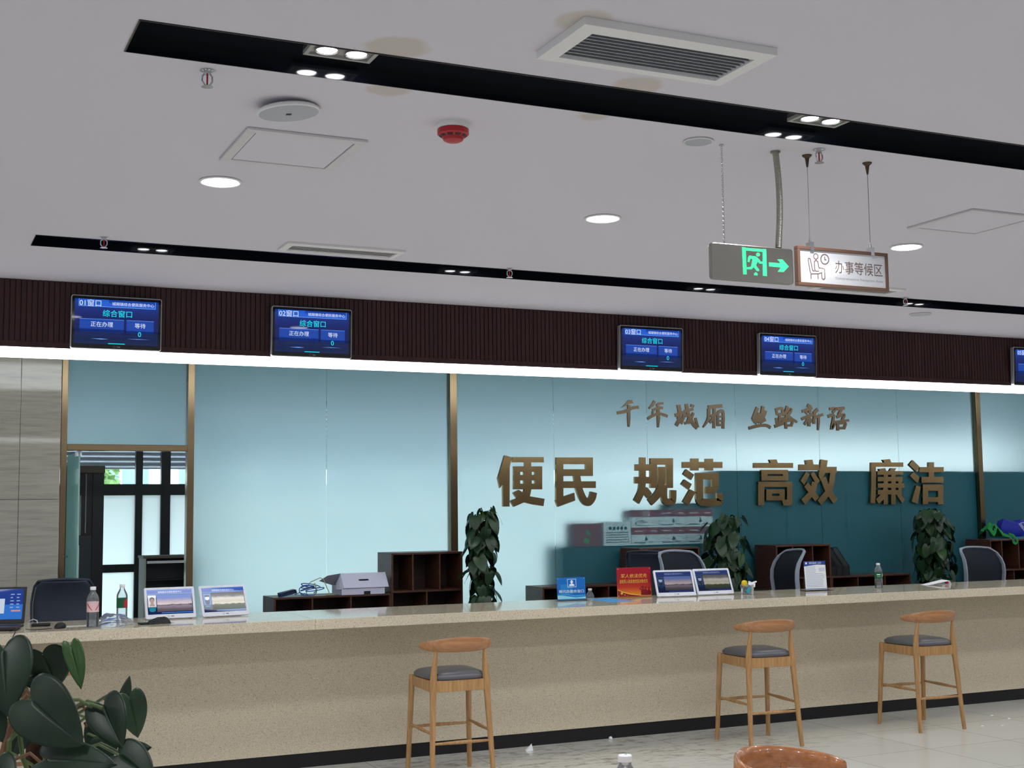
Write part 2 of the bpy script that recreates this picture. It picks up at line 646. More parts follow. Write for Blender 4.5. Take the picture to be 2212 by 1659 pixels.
    def build(s, name, mats, parent=None, loc=None, smooth=False, bevel=0.0, seg=2, sharp=35, world=False, subsurf=0, local=False):
        """vertices are local to the parent, or in world space when world=True"""
        off = Vector((0, 0, 0))
        if parent is not None:
            if world:
                off = Vector(parent.location)
        elif loc is not None and not local:
            off = Vector(loc)
        me = bpy.data.meshes.new(name)
        me.from_pydata([tuple(v - off) for v in s.v], [], s.f)
        if not isinstance(mats, (list, tuple)):
            mats = [mats]
        for x in mats:
            me.materials.append(x)
        me.polygons.foreach_set('material_index', s.m)
        if smooth:
            me.polygons.foreach_set('use_smooth', [True] * len(s.f))
        me.update()
        if smooth:
            me.set_sharp_from_angle(angle=math.radians(sharp))
        o = bpy.data.objects.new(name, me)
        COL.objects.link(o)
        if parent is not None:
            o.parent = parent
        elif loc is not None:
            o.location = loc
        if bevel > 0:
            md = o.modifiers.new('bevel', 'BEVEL')
            md.width = bevel
            md.segments = seg
            md.limit_method = 'ANGLE'
            md.angle_limit = math.radians(40)
        if subsurf:
            md = o.modifiers.new('subdivision', 'SUBSURF')
            md.levels = md.render_levels = subsurf
        return o


def thing(name, label, cat, loc=(0, 0, 0), rotz=0.0, group=None):
    o = bpy.data.objects.new(name, None)
    COL.objects.link(o)
    o.location = loc
    o.rotation_euler = (0, 0, rotz)
    return tag(o, label, cat, group)


def tag(o, label, cat, group=None, kind=None):
    o['label'] = label
    o['category'] = cat
    if group:
        o['group'] = group
    if kind:
        o['kind'] = kind
    return o


def struct(o, label=None):
    o['kind'] = 'structure'
    if label:
        o['label'] = label
    return o


def dup(root, loc, rotz, label=None, group=None):
    r = root.copy()
    COL.objects.link(r)
    r.location = loc
    r.rotation_euler = (0, 0, rotz)
    if label:
        r['label'] = label
    if group:
        r['group'] = group
    for ch in list(root.children):
        c = ch.copy()
        COL.objects.link(c)
        c.parent = r
        for g in list(ch.children):
            d = g.copy()
            COL.objects.link(d)
            d.parent = c
    return r


R = random.Random(7)

# ================================================================== the setting
struct(MB().box(-5, 16, -6, 9.75, -0.12, 0).build('floor', M_FLOOR))
struct(MB().box(-5, 16, 9.75, 16.7, 0.0, ZP).build('floor_staff', M_GROUND))
T1A, T1B, T2A, T2B, TX = 3.365, 3.620, 6.210, 6.462, 0.52
for x0, x1, ya, yb in ((-5, 16, -6, T1A), (-5, 16, T1B, T2A), (-5, 16, T2B, 7.60), (-5, TX, T1A, T1B), (-5, TX, T2A, T2B)):
    struct(MB().box(x0, x1, ya, yb, ZC, ZC + 0.2).build('ceiling', M_CEIL))
struct(MB().box(-5, 16, 7.60, 12.0, 3.62, 3.74).build('ceiling_staff', M_WALL))
struct(MB().box(-5, 16, 12.03, 16.75, 3.30, 3.42).build('ceiling_back', M_WALL))
struct(MB().box(-5.15, -5, -6, 16.7, -0.1, 3.74).build('wall_left', M_WALL))
struct(MB().box(16, 16.15, -6, 16.7, -0.1, 3.74).build('wall_right', M_WALL))
struct(MB().box(-5.15, 16.15, -6.15, -6, -0.1, 3.74).build('wall_rear', M_WALL))

# black recessed light slots in the ceiling
TD = 0.055


def trough(label, ya, yb):
    t = thing('light_slot', label, 'ceiling slot', (TX, (ya + yb) / 2, ZC), group='black light slots in the ceiling')
    e = 0.004
    m = MB()
    m.box(TX, 16, ya + 0.0005, ya + e, ZC - 0.003, ZC + TD)
    m.box(TX, 16, yb - e, yb - 0.0005, ZC - 0.003, ZC + TD)
    m.box(TX, TX + e, ya + e, yb - e, ZC - 0.003, ZC + TD)
    m.build('side_wall', M_BLACKGL, t, world=True)
    MB().box(TX + e, 16, ya + e, yb - e, ZC + TD - 0.004, ZC + TD).build('top_plate', M_BLACKGL, t, world=True)
    return t


trough('long black recessed light slot nearer the viewer, holding two lit twin spots', T1A, T1B)
trough('long black recessed light slot running close to the dark wood fascia', T2A, T2B)


def twin_spot(x, yc, label):
    z = ZC + TD - 0.004
    t = thing('twin_spotlight', label, 'spotlight', (x, yc, z), group='twin spotlights in the light slots')
    f = MB()
    hx, hy = 0.100, 0.052
    f.box(-hx, hx, -hy, -hy + 0.012, -0.012, -0.0005)
    f.box(-hx, hx, hy - 0.012, hy, -0.012, -0.0005)
    f.box(-hx, -hx + 0.012, -hy + 0.012, hy - 0.012, -0.012, -0.0005)
    f.box(hx - 0.012, hx, -hy + 0.012, hy - 0.012, -0.012, -0.0005)
    f.box(-hx + 0.012, hx - 0.012, -hy + 0.012, hy - 0.012, -0.004, -0.0005)
    f.build('fixture_frame', M_FIXT, t)
    for s in (-1, 1):
        MB().lathe([(0.030, -0.0045), (0.037, -0.012), (0.033, -0.012), (0.026, -0.006)], (s * 0.044, 0, 0), 24).build('lamp_cup', M_REFLECT, t, smooth=True)
        MB().lathe([(0.0, -0.0052), (0.027, -0.0052), (0.0275, -0.009), (0.0, -0.0095)], (s * 0.044, 0, 0), 24).build('lamp_lens', M_SPOT, t, smooth=True)
    area_light('spot_lamp', (x, yc, z - 0.016), (0, 0, 0), 0.16, 0.05, 5.0, (1, 0.99, 0.97), spread=math.radians(110))
    return t


twin_spot(1.108, 3.512, 'pair of lit spots in a grey frame, left end of the nearer black slot')
twin_spot(2.80, 3.512, 'pair of lit spots in the nearer black slot, above the hanging signs')
for i, (x, lb) in enumerate(((1.10, 'pair of lit spots in the far black slot, above the screen for window 01'), (2.737, 'pair of lit spots in the far black slot, beside a sprinkler'), (4.338, 'pair of lit spots in the far black slot, just below the green exit sign'), (5.95, 'pair of lit spots in the far black slot, right of the waiting area sign'))):
    twin_spot(x, 6.335, lb)

# wooden fascia with vertical slats, LED line under it
fm = MB()
x = 0.0
fm.box(-5, 16, YF + 0.012, 7.60, 2.752, ZC - 0.0005)
p = 0.0282
k = int(21 / p)
for i in range(k):
    xa = -5 + i * p
    fm.box(xa + 0.0025, xa + p - 0.0025, YF, YF + 0.0115, 2.783, ZC - 0.001)
fm.box(-5, 16, YF - 0.002, YF + 0.0115, 2.752, 2.7825)
struct(fm.build('trim_1', M_WOODF), 'dark slatted wood fascia')
led = MB().box(-5, 16, YF - 0.001, 7.60, 2.7135, 2.751)
tag(led.build('led_strip', M_LED), 'long glowing white light strip along the bottom of the wood fascia', 'light strip')

# glass partition
ZG0, ZG1 = ZP, 3.61


def pane_box(xa, xb, za, zb):
    m = MB().box(xa, xb, YG, YG + 0.012, za, zb)
    m.m = [0, 0, 0, 0, 1, 0]
    return m



panes = [(2.392, 3.638), (3.642, 4.878), (4.957, 6.043), (6.047, 7.148), (7.152, 8.272), (8.276, 9.398), (9.402, 10.533), (10.537, 11.698), (11.772, 12.90), (12.904, 14.03), (14.034, 15.99)]
for i, (xa, xb) in enumerate(panes):
    struct(pane_box(xa, xb, ZG0, ZG1).build('window_%d' % (i + 1), M_FROST), 'frosted sea-green glass pane of the partition')
struct(pane_box(1.30, 2.328, 2.472, ZG1).build('window_12', M_FROST), 'frosted glass pane over the doorway')
for i, (xa, xb) in enumerate(((1.245, 1.298), (2.330, 2.390), (4.880, 4.955), (11.70, 11.770))):
    struct(MB().box(xa, xb, YG - 0.05, YG + 0.05, ZP, ZG1).build('trim_%d' % (i + 2), M_FRAME, bevel=0.004), 'gold metal post of the glass partition')
struct(MB().box(1.298, 2.330, YG - 0.05, YG + 0.05, 2.415, 2.471).build('trim_6', M_FRAME, bevel=0.004), 'gold metal lintel over the doorway')
# marble clad wall left of the doorway
mm_ = MB()
zj = at_y(60, 1079, 11.9).z
xj = at_y(40, 1060, 11.9).x
for xa, xb in ((-5, xj - 0.0015), (xj + 0.0015, 1.235)):
    for za, zb in ((ZP, zj - 0.0015), (zj + 0.0015, 3.62)):
        mm_.box(xa, xb, 11.88, 11.9, za, zb)
mm_.box(-5, 1.232, 11.9, 12.05, ZP, 3.62)
struct(mm_.build('wall_marble', M_MARBLE, bevel=0.003), 'grey veined marble wall panel')

# back room behind the glass
bw = MB()
YW = 16.5
mull = [(2.59, 2.673), (2.894, 3.006)] + [(x, x + 0.08) for x in (-1.2, 0.2, 1.55, 3.30)]
for xa, xb in mull:
    bw.box(xa, xb, YW - 0.05, YW + 0.03, 0.35, 3.25)
for za, zb, xb in ((0.30, 0.36, 16), (1.168, 1.262, 3.30), (2.091, 2.226, 3.30), (3.24, 3.30, 16)):
    bw.box(-5, xb, YW - 0.04, YW + 0.02, za, zb)
struct(bw.build('window_13', M_HUTCH), 'black window frames of the back room')
pn = MB()
pn.box(-5, 3.38, YW + 0.005, YW + 0.006, 0.36, 1.168)
pn.box(-5, 3.38, YW + 0.005, YW + 0.006, 1.262, 2.091)
pn.box(3.3805, 16, YW + 0.005, YW + 0.006, 0.36, 2.226)
struct(pn.build('window_14', M_FPANE), 'milky lower panes of the back windows')
struct(MB().box(-5, 16, YW + 0.003, YW + 0.007, 2.226, 3.24).build('window_15', M_PANE), 'clear upper panes of the back windows')
struct(MB().box(-5, 16, YW - 0.02, YW + 0.15, 3.30, 3.74).build('wall_back', M_WALL))
struct(MB().box(-20, 40, 16.8, 60, -0.6, -0.5).build('ground', M_GROUND))

# things seen through the doorway
fac = thing('building', 'pale building with white framed windows seen through the doorway', 'building', (6.0, 27.0, -0.5))
fb = MB().box(-8, 10, 0, 5, 0, 12)
fb.build('facade', M_FACADE, fac)
M_FWIN = mat('facade_window', (120, 146, 164), 0.15)
for i in range(6):
    for z in (2.2, 5.2):
        xx = -4.3 + i * 1.7
        MB().box(xx, xx + 1.1, -0.03, 0.0, z, z + 1.3).box(xx, xx + 1.1, -0.05, -0.03, z + 0.62, z + 0.68, 1).box(xx + 0.52, xx + 0.58, -0.05, -0.03, z, z + 1.3, 1).box(xx - 0.08, xx + 1.18, -0.08, -0.0, z - 0.1, z, 1).build('window', [M_FWIN, M_FACADE], fac)
tr = thing('tree', 'pale green tree outside, left in the doorway view', 'tree', (3.0, 22.5, -0.5))
MB().tube([(0, 0, 0), (0.05, 0, 1.5), (0, 0, 2.8)], [0.09, 0.07, 0.04], 8).build('trunk', M_STEMB, tr)
tm = MB()
for i in range(260):
    a, e, r = R.uniform(0, 6.28), R.uniform(-1, 1), R.uniform(0.4, 1.0)
    q = Vector((math.cos(a) * r * 0.32, math.sin(a) * r * 0.32, 2.75 + e * 0.6))
    u = Vector((R.uniform(-1, 1), R.uniform(-1, 1), R.uniform(-1, 1))).normalized() * 0.09
    v_ = Vector((R.uniform(-1, 1), R.uniform(-1, 1), R.uniform(-1, 1))).normalized() * 0.09
    tm.quad(q - u, q - v_, q + u, q + v_)
tm.build('foliage', M_TREE, tr)
lv = thing('outdoor_louver', 'grey slatted louver panel outside the back windows', 'louver', (8.0, 17.35, 2.44))
l1, l2 = MB(), MB()
l1.box(-14, 14, 0.06, 0.1, 0.0, 1.2)  # extended past the stretch seen through the doorway, to block direct sky
for i in range(17):
    z = 0.02 + i * 0.065
    l2.quad((-14, 0.0, z), (14, 0.0, z), (14, 0.05, z + 0.05), (-14, 0.05, z + 0.05))
l1.build('backing', M_GREYPL, lv)
l2.build('slats', M_BLINDW, lv)

fr_ = thing('dark_cupboard', 'tall black cupboard with a brown top board behind the doorway', 'cupboard', (1.54, 13.7, ZP))
MB().box(-0.29, 0.29, -0.2, 0.2, 1.967, 2.04).build('top_board', M_TABSTONE, fr_, bevel=0.003)
m = MB()
m.box(0.18, 0.285, -0.18, 0.2, 0, 1.966)
m.box(-0.29, 0.005, -0.18, 0.2, 1.36, 1.966)
m.box(0.075, 0.179, -0.16, 0.18, 1.36, 1.966)
m.box(0.006, 0.074, -0.16, 0.18, 1.75, 1.966)
m.build('carcass', M_HUTCH, fr_)
MB().box(-0.29, 0.179, -0.17, 0.2, 0, 1.359).build('lower_panel', mat('slate_panel', (48, 56, 62), 0.45), fr_)
MB().tube([(0.115, -0.17, 1.38), (0.115, -0.17, 1.96)], 0.006, 8).build('edge_strip', M_GREYPL, fr_)

bs = thing('bookcase', 'small bookcase with brown top and pale side just inside the doorway', 'bookcase', (2.41, 13.6, ZP))
MB().box(-0.21, 0.28, -0.16, 0.16, 1.12, 1.145).build('top_board', M_TABSTONE, bs)
MB().box(-0.20, -0.18, -0.15, 0.16, 0, 1.119).build('side_panel', M_BEIGE, bs)
MB().box(0.25, 0.27, -0.15, 0.16, 0, 1.119).build('side_panel', M_BEIGE, bs)
MB().box(-0.179, 0.249, 0.13, 0.155, 0, 1.119).box(-0.179, 0.249, -0.13, 0.129, 0.62, 0.635).box(-0.179, 0.249, -0.13, 0.129, 0.9, 0.91).build('shelf_boards', M_HUTCH, bs)
MB().box(-0.17, 0.24, -0.155, -0.14, 1.07, 1.095).build('drawer_rail', M_WHITE, bs)

# open glass door leaf
dl = thing('glass_door', 'green glass door leaf standing open in the doorway', 'door', (1.412, 12.02, ZP + 0.01))
MB().box(-0.006, 0.006, 0.0, 0.88, 0.0, 2.10).build('door_leaf', M_GREENGL, dl)
for s in (-1, 1):
    h = MB()
    h.tube([(s * 0.078, 0.70, 0.85), (s * 0.078, 0.70, 1.27)], 0.016, 12)
    for zz in (0.95, 1.17):
        h.tube([(s * 0.006, 0.70, zz), (s * 0.078, 0.70, zz)], 0.009, 8)
    h.build('door_handle', M_CHROME, dl, smooth=True)
MB().box(-0.02, 0.02, 0.02, 0.16, 2.06, 2.105).build('top_clamp', M_CHROME, dl)
MB().box(-0.02, 0.02, 0.02, 0.16, -0.008, 0.05).build('bottom_clamp', M_CHROME, dl)

# cupboards standing behind the frosted glass
for i, (xa, xb, lb) in enumerate(((8.09, 9.757, 'dark steel cupboard behind the frosted glass, under the third gold word'), (9.763, 11.40, 'dark steel cupboard behind the frosted glass, under the last gold word'), (11.406, 13.05, 'dark steel cupboard behind the frosted glass, beyond the right gold post'), )):
    t = thing('steel_cupboard', lb, 'cupboard', ((xa + xb) / 2, (12.262, 12.272, 12.32)[i], ZP), group='steel cupboards behind the glass')
    hw = (xb - xa) / 2
    MB().box(-hw, hw, -0.22, 0.24, 0.0, 1.956).build('carcass', M_CUP, t)
    for s in (0, 1):
        MB().box(-hw + 0.01 + s * hw, -0.01 + s * hw, -0.238, -0.221, 0.08, 1.93).build('door', M_CUP2, t)
t = thing('low_cupboard', 'low dark cupboard behind the glass carrying the stacked cartons', 'cupboard', (7.11, 12.30, ZP))
MB().box(-0.96, 0.96, -0.24, 0.24, 0.0, 1.176).build('carcass', M_CUP, t)
for s in (0, 1, 2):
    MB().box(-0.95 + s * 0.637, -0.95 + s * 0.637 + 0.625, -0.258, -0.241, 0.06, 1.15).build('door', M_CUP2, t)

# red and white cartons pressed against the glass
ZB = ZP + 1.1765
rowh = 0.182
cx_ = (6.935, 7.277, 7.612, 7.955)
k = 0
words_ = ['lowest row, left', 'lowest row, middle', 'lowest row, right', 'upper row, left', 'upper row, middle', 'upper row, right']
for row in (0, 1):
    for col in range(3):
        xa, xb = cx_[col] + 0.004, cx_[col + 1] - 0.004
        za = ZB + row * (rowh + 0.001)
        if row == 1 and col == 0:
            yo = 12.0135
        else:
            yo = 12.0135 + 0.002 * col
        t = thing('carton', 'red and white printed carton behind the glass, ' + words_[k], 'carton', ((xa + xb) / 2, yo, za), group='cartons stacked behind the glass')
        hw = (xb - xa) / 2
        mb = MB()
        mb.box(-hw, hw, 0.0, 0.24, 0.0, 0.108, 1)
        mb.box(-hw, hw, 0.0, 0.24, 0.108, rowh, 0)
        mb.build('box', [M_CARTRED, M_CARTW], t)
        fr = Frame((0, -0.0006, 0))
        pr = MB()
        if row == 1 and col == 0:
            pr.text('便民服务', fr, 0.01, 0.158, 0, width=0.11, m=1)
            pr.text('城厢镇', fr, 0.02, 0.130, 0, width=0.09, m=1)
            pr.rect(fr, -0.1, 0.03, 0.05, 0.056, 0, 0)
            pr.rect(fr, -0.1, 0.0, 0.064, 0.07, 0, 0)
            pr.rect(fr, -0.12, 0.12, 0.018, 0.022, 0, 0)
            pr.flat([(-0.13, 0.035), (-0.1, 0.035), (-0.11, 0.062)], fr, 0, 0)
        else:
            for q in range(6):
                pr.rect(fr, -0.125 + q * 0.017, -0.113 + q * 0.017, 0.138, 0.152, 0, 1)
            for q in range(4):
                pr.rect(fr, 0.075 + q * 0.016, 0.087 + q * 0.016, 0.138, 0.152, 0, 1)
            pr.flat([(-0.01, 0.048), (0.028, 0.048), (0.024, 0.066), (0.008, 0.092), (-0.004, 0.066)], fr, 0, 0)
            pr.rect(fr, -0.135, -0.112, 0.018, 0.032, 0, 0)
            for q in range(6):
                pr.rect(fr, -0.106 + q * 0.018, -0.092 + q * 0.018, 0.019, 0.031, 0, 0)
            for q in range(4):
                pr.rect(fr, 0.035 + q * 0.017, 0.048 + q * 0.017, 0.024, 0.036, 0, 0)
        pr.build('print', [M_INK, M_INKW], t)
        k += 1
t = tag(MB().box(-0.162, 0.162, 0.0, 0.15, 0, 0.245).build('printed_box', M_CARTW, loc=(6.768, 12.0145, ZB), local=True), 'pale box with a row of dark round badges beside the red cartons', 'box')
fr = Frame((0, -0.0008, 0))
pr = MB()
for i in range(5):
    pr.disc(fr, -0.08 + i * 0.045, 0.18, 0.018, 0, 0, 16)
for i in range(5):
    for j in range(11):
        pr.rect(fr, -0.13 + j * 0.025, -0.115 + j * 0.025, 0.03 + i * 0.025, 0.042 + i * 0.025, 0, 0 if (i + j) % 4 else 1)
pr.build('print', [M_INK, M_STEMB], t)
t = thing('red_carton', 'dark red carton blurred behind the glass, left of the pale badge box', 'carton', (6.44, 12.05, ZB))
MB().box(-0.155, 0.155, 0.0, 0.25, 0, 0.235).build('box', M_CARTRED, t)
g = MB()
g.flat([(0.0, 0.02), (-0.06, 0.05), (-0.03, 0.09), (0.02, 0.06)], Frame((0, -0.004, 0)), 0)
g.flat([(0.0, 0.11), (-0.03, 0.17), (0.0, 0.17), (0.03, 0.12)], Frame((0, -0.004, 0)), 0)
g.build('green_label', mat('leaf_print', (40, 190, 80), 0.6), t)
for i, (xa, xb, z0_, z1_) in enumerate(((7.38, 7.90, 0, 0.022), (7.40, 7.92, 0.0225, 0.04), (7.385, 7.9, 0.0405, 0.065))):
    tag(MB().box(xa - 7.64, xb - 7.64, 0, 0.22, z0_, z1_).build('folded_carton', mat('flat_grey', (110, 118, 122), 0.7), loc=(7.64, 12.03, ZB + 2 * (rowh + 0.001)), local=True), 'flat grey folded carton lying on the red cartons, ' + ('bottom', 'middle', 'top')[i] + ' one of its pile', 'carton', 'flat cartons on the carton stack')

# ================================================================== service counter
ct = thing('service_counter', 'long beige speckled stone service counter with overhanging top', 'counter', (5.0, 9.55, 0))
tp = MB()
xs_ = [-3.0, 2.664, 6.9, 11.2, 16.0]
for i in range(4):
    tp.box(xs_[i] + (0.0006 if i else 0), xs_[i + 1] - 0.0006, Y0, YB, 1.036, ZT)
tp.build('counter_top', M_QTOP, ct, world=True, bevel=0.003)
MB().box(-3.0, 16.0, Y1, 9.745, 0.104, 1.0355).build('front_panel', M_QUARTZ, ct, world=True)
MB().box(-3.0, 16.0, Y1 + 0.008, 9.745, 0.0, 0.1035).build('kick_plate', M_BLACK, ct, world=True)
MB().box(-3.0, 16.0, 9.9005, 10.22, 0.94, 0.965).build('desk_shelf', M_WHITE, ct, world=True)
MB().box(-3.0, 16.0, 9.75, 9.90, ZP, 1.0355).build('back_panel', M_WHITE, ct, world=True)

# ================================================================== ceiling equipment
def downlight(x, y, label):
    t = thing('ceiling_light', label, 'ceiling light', (x, y, ZC), group='round lit downlights in the ceiling')
    MB().lathe([(0.070, -0.001), (0.078, -0.001), (0.080, -0.004), (0.074, -0.008), (0.070, -0.006)], n=40).build('trim_ring', M_WHITE, t, smooth=True)
    MB().lathe([(0.0695, -0.0015), (0.0695, -0.006), (0.06, -0.009), (0.0, -0.010)], n=40).build('diffuser', M_LAMP, t, smooth=True)


downlight(1.075, 4.937, 'round lit ceiling light above the screen for window 01')
downlight(2.745, 4.947, 'round lit ceiling light in the middle, between smoke detector and exit sign')
downlight(4.440, 4.947, 'round lit ceiling light right of the waiting area sign')
# every downlight of the hall shines, also those outside the picture
for i in range(10):
    for y in (4.945, 2.02, -0.9):
        area_light('downlight_lamp', (-2.305 + 1.685 * i, y, ZC - 0.014), (0, 0, 0), 0.135, 0.135, DOWNLIGHT_POWER, (0.97, 0.985, 1.0), 'DISK', math.radians(165))


# downlights over the staff side, behind the fascia
for i in range(8):
    area_light('staff_lamp', (0.6 + 1.9 * i, 9.9, 3.60), (0, 0, 0), 0.135, 0.135, 5.0, (0.97, 0.985, 1.0), 'DISK', math.radians(165))


def ceiling_disc(x, y, r, th, label, tilt=0.0, dot=True):
    t = thing('ceiling_speaker', label, 'ceiling speaker', (x, y, ZC), group='round ceiling speakers')
    o = MB().lathe([(0.0, 0.0), (r * 0.93, 0.0), (r, -0.006), (r, -th), (r - 0.004, -th - 0.003), (r - 0.005, -th - 0.002)], n=48)
    o.build('rim', M_WHITE, t, smooth=True).rotation_euler = (0, tilt, 0)
    g = MB().lathe([(r - 0.0055, -th - 0.001), (r - 0.0055, -th - 0.003), (0.0, -th - 0.0045)], n=48)
    g.build('grille', M_GREYPL, t, smooth=True).rotation_euler = (0, tilt, 0)
    if dot:
        MB().box(-0.008, 0.008, -0.006, 0.006, -th - 0.0062, -th - 0.0046).build('badge', M_BLACK, t).rotation_euler = (0, tilt, 0)
    if tilt:
        MB().box(-0.05, 0.05, -0.03, 0.03, -0.0005, 0.0).build('bracket', M_BLACKMET, t)
    t.location.z = ZC - (abs(math.sin(tilt)) * r)
    return t


ceiling_disc(1.064, 3.925, 0.098, 0.012, 'round grey ceiling speaker hanging slightly loose, above the square hatch', tilt=math.radians(-6))
ceiling_disc(2.47, 3.762, 0.052, 0.004, 'small flat grey ceiling speaker left of the exit sign chain', dot=False)
ceiling_disc(6.10, 6.69, 0.075, 0.004, 'flat grey ceiling speaker between the far black slot and the fascia', dot=False)

sd = thing('smoke_detector', 'red smoke detector on a white ceiling base', 'smoke detector', (1.612, 3.905, ZC))
MB().lathe([(0.052, 0.0), (0.053, -0.012), (0.050, -0.018), (0.0, -0.018)], n=36).build('base', M_WHITE, sd, smooth=True)
MB().lathe([(0.047, -0.0182), (0.052, -0.020), (0.052, -0.036), (0.047, -0.040), (0.036, -0.046), (0.032, -0.056), (0.022, -0.061), (0.0, -0.062)], n=36).build('sensor_head', M_RED, sd, smooth=True)
v = MB()
for i in range(10):
    a0, a1 = 2 * math.pi * i / 10 + 0.08, 2 * math.pi * (i + 1) / 10 - 0.08
    for a, b2 in ((a0, (a0 + a1) / 2), ((a0 + a1) / 2, a1)):
        v.quad((math.cos(a) * 0.0466, math.sin(a) * 0.0466, -0.0405), (math.cos(b2) * 0.0466, math.sin(b2) * 0.0466, -0.0405), (math.cos(b2) * 0.0373, math.sin(b2) * 0.0373, -0.0462), (math.cos(a) * 0.0373, math.sin(a) * 0.0373, -0.0462))
v.build('vent_slots', M_DARKRED, sd)


def sprinkler(x, y, label):
    t = thing('sprinkler', label, 'sprinkler', (x, y, ZC), group='fire sprinklers under the ceiling')
    MB().lathe([(0.02, 0.0), (0.021, -0.003), (0.010, -0.006), (0.010, -0.012), (0.0, -0.012)], n=20).build('escutcheon', M_CHROME, t, smooth=True)
    a = MB()
    for s in (-1, 1):
        a.tube([(s * 0.009, 0, -0.0125), (s * 0.014, 0, -0.018), (s * 0.0145, 0, -0.032), (s * 0.007, 0, -0.044), (0, 0, -0.046)], 0.0028, 8)
    a.build('frame_arms', M_CHROME, t, smooth=True)
    MB().tube([(0, 0, -0.0125), (0, 0, -0.044)], 0.0027, 8).build('glass_bulb', M_RED, t, smooth=True)
    MB().lathe([(0.0, -0.047), (0.016, -0.048), (0.017, -0.0495), (0.0, -0.050)], n=20).build('deflector', M_CHROME, t, smooth=True)
    return t


sprinkler(0.763, 3.69, 'chrome fire sprinkler below the left end of the nearer black slot')
sprinkler(0.811, 6.16, 'chrome fire sprinkler at the left end of the far black slot')
sprinkler(2.87, 6.19, 'chrome fire sprinkler at the middle of the far black slot')
sprinkler(2.93, 3.69, 'chrome fire sprinkler above the waiting area sign')
sprinkler(5.53, 6.19, 'chrome fire sprinkler right of the waiting area sign, at the far slot')


def hatch(x0, x1, y0, y1, label):
    t = thing('access_hatch', label, 'ceiling hatch', ((x0 + x1) / 2, (y0 + y1) / 2, ZC), group='square access hatches in the ceiling')
    hx, hy = (x1 - x0) / 2, (y1 - y0) / 2
    f = MB()
    wd = 0.035
    for a in ((-hx, hx, -hy, -hy + wd), (-hx, hx, hy - wd, hy), (-hx, -hx + wd, -hy + wd, hy - wd), (hx - wd, hx, -hy + wd, hy - wd)):
        f.box(a[0], a[1], a[2], a[3], -0.010, -0.0003)
    f.build('frame', mat('hatch_white', (202, 200, 204), 0.6), t, bevel=0.002)
    MB().box(-hx + wd + 0.004, hx - wd - 0.004, -hy + wd + 0.004, hy - wd - 0.004, -0.007, -0.0003).build('panel', M_CEIL, t)
    return t


hatch(1.0, 1.415, 4.19, 4.62, 'square white access hatch between round speaker and lit ceiling light')
hatch(4.135, 4.545, 4.19, 4.60, 'square white access hatch at the right, above a lit ceiling light')


def vent(x0, x1, y0, y1, n, label, wd, rise, slat_mat):
    t = thing('air_vent', label, 'air vent', ((x0 + x1) / 2, (y0 + y1) / 2, ZC), group='white air vents in the ceiling')
    hx, hy = (x1 - x0) / 2, (y1 - y0) / 2
    f = MB()
    o, i_ = [(-hx, -hy), (hx, -hy), (hx, hy), (-hx, hy)], [(-hx + wd, -hy + wd), (hx - wd, -hy + wd), (hx - wd, hy - wd), (-hx + wd, hy - wd)]
    for q in range(4):
        r_ = (q + 1) % 4
        f.quad((*o[q], -0.0004), (*o[r_], -0.0004), (*o[r_], -rise), (*o[q], -rise))
        f.quad((*o[q], -rise), (*o[r_], -rise), (*i_[r_], -rise - 0.004), (*i_[q], -rise - 0.004))
        f.quad((*i_[q], -rise - 0.004), (*i_[r_], -rise - 0.004), (*i_[r_], -0.0004), (*i_[q], -0.0004))
    f.build('frame', M_WHITE, t)
    MB().box(-hx + wd, hx - wd, -hy + wd, hy - wd, -0.0012, -0.0004).build('back_plate', mat('vent_dark', (58, 60, 66), 0.8), t)
    s = MB()
    st = (2 * (hy - wd)) / n
    for k_ in range(n):
        yy = -hy + wd + (k_ + 0.15) * st
        s.add([(-hx + wd, yy, -rise), (hx - wd, yy, -rise), (hx - wd, yy + st * 0.62, -0.0025), (-hx + wd, yy + st * 0.62, -0.0025), (-hx + wd, yy + 0.002, -rise - 0.0008), (hx - wd, yy + 0.002, -rise - 0.0008), (hx - wd, yy + st * 0.62 + 0.002, -0.003), (-hx + wd, yy + st * 0.62 + 0.002, -0.003)],
              [(0, 1, 2, 3), (7, 6, 5, 4), (0, 4, 5, 1), (3, 2, 6, 7)])
    s.build('slats', slat_mat, t)
    return t


vent(1.565, 2.168, 2.895, 3.18, 9, 'large white slatted air vent above the nearer black slot', 0.045, 0.022, M_GREYPL)
vent(1.612, 2.196, 5.935, 6.12, 5, 'flat white air vent just in front of the far black slot', 0.03, 0.010, M_WHITE)
vent(4.74, 5.31, 5.935, 6.12, 5, 'flat white air vent mostly hidden behind the waiting area sign', 0.03, 0.010, M_WHITE)

# ------------------------------------------------------------------ hanging signs
YS = 3.77
es = thing('exit_sign', 'steel hanging exit sign with green running figure and arrow', 'exit sign', (2.683, YS, 2.701))
hw, hh = 0.172, 0.064
pl = MB()
rc = 0.012
pts_ = []
for cx0, cy0, a0 in ((hw - rc, hh - rc, 0), (-hw + rc, hh - rc, 90), (-hw + rc, -hh + rc, 180), (hw - rc, -hh + rc, 270)):
    for q in range(5):
        a = math.radians(a0 + q * 22.5)
        pts_.append((cx0 + rc * math.cos(a), cy0 + rc * math.sin(a)))
# slightly tapered to the right as hung
F0 = Frame((0, 0, 0))
pl.prism(pts_, F0, -0.010, 0.010)
pl.build('sign_plate', M_DULLST, es, bevel=0.003)
g = MB()
FE = Frame((0, -0.0106, 0))


def eb(poly, h=0.0):
    g.flat([((x - 80.0) / 925.0 * 2 * hw - hw, hh - (y - (115 + (x - 80) * 0.073)) / 425.0 * 2 * hh) for x, y in poly], FE, h)


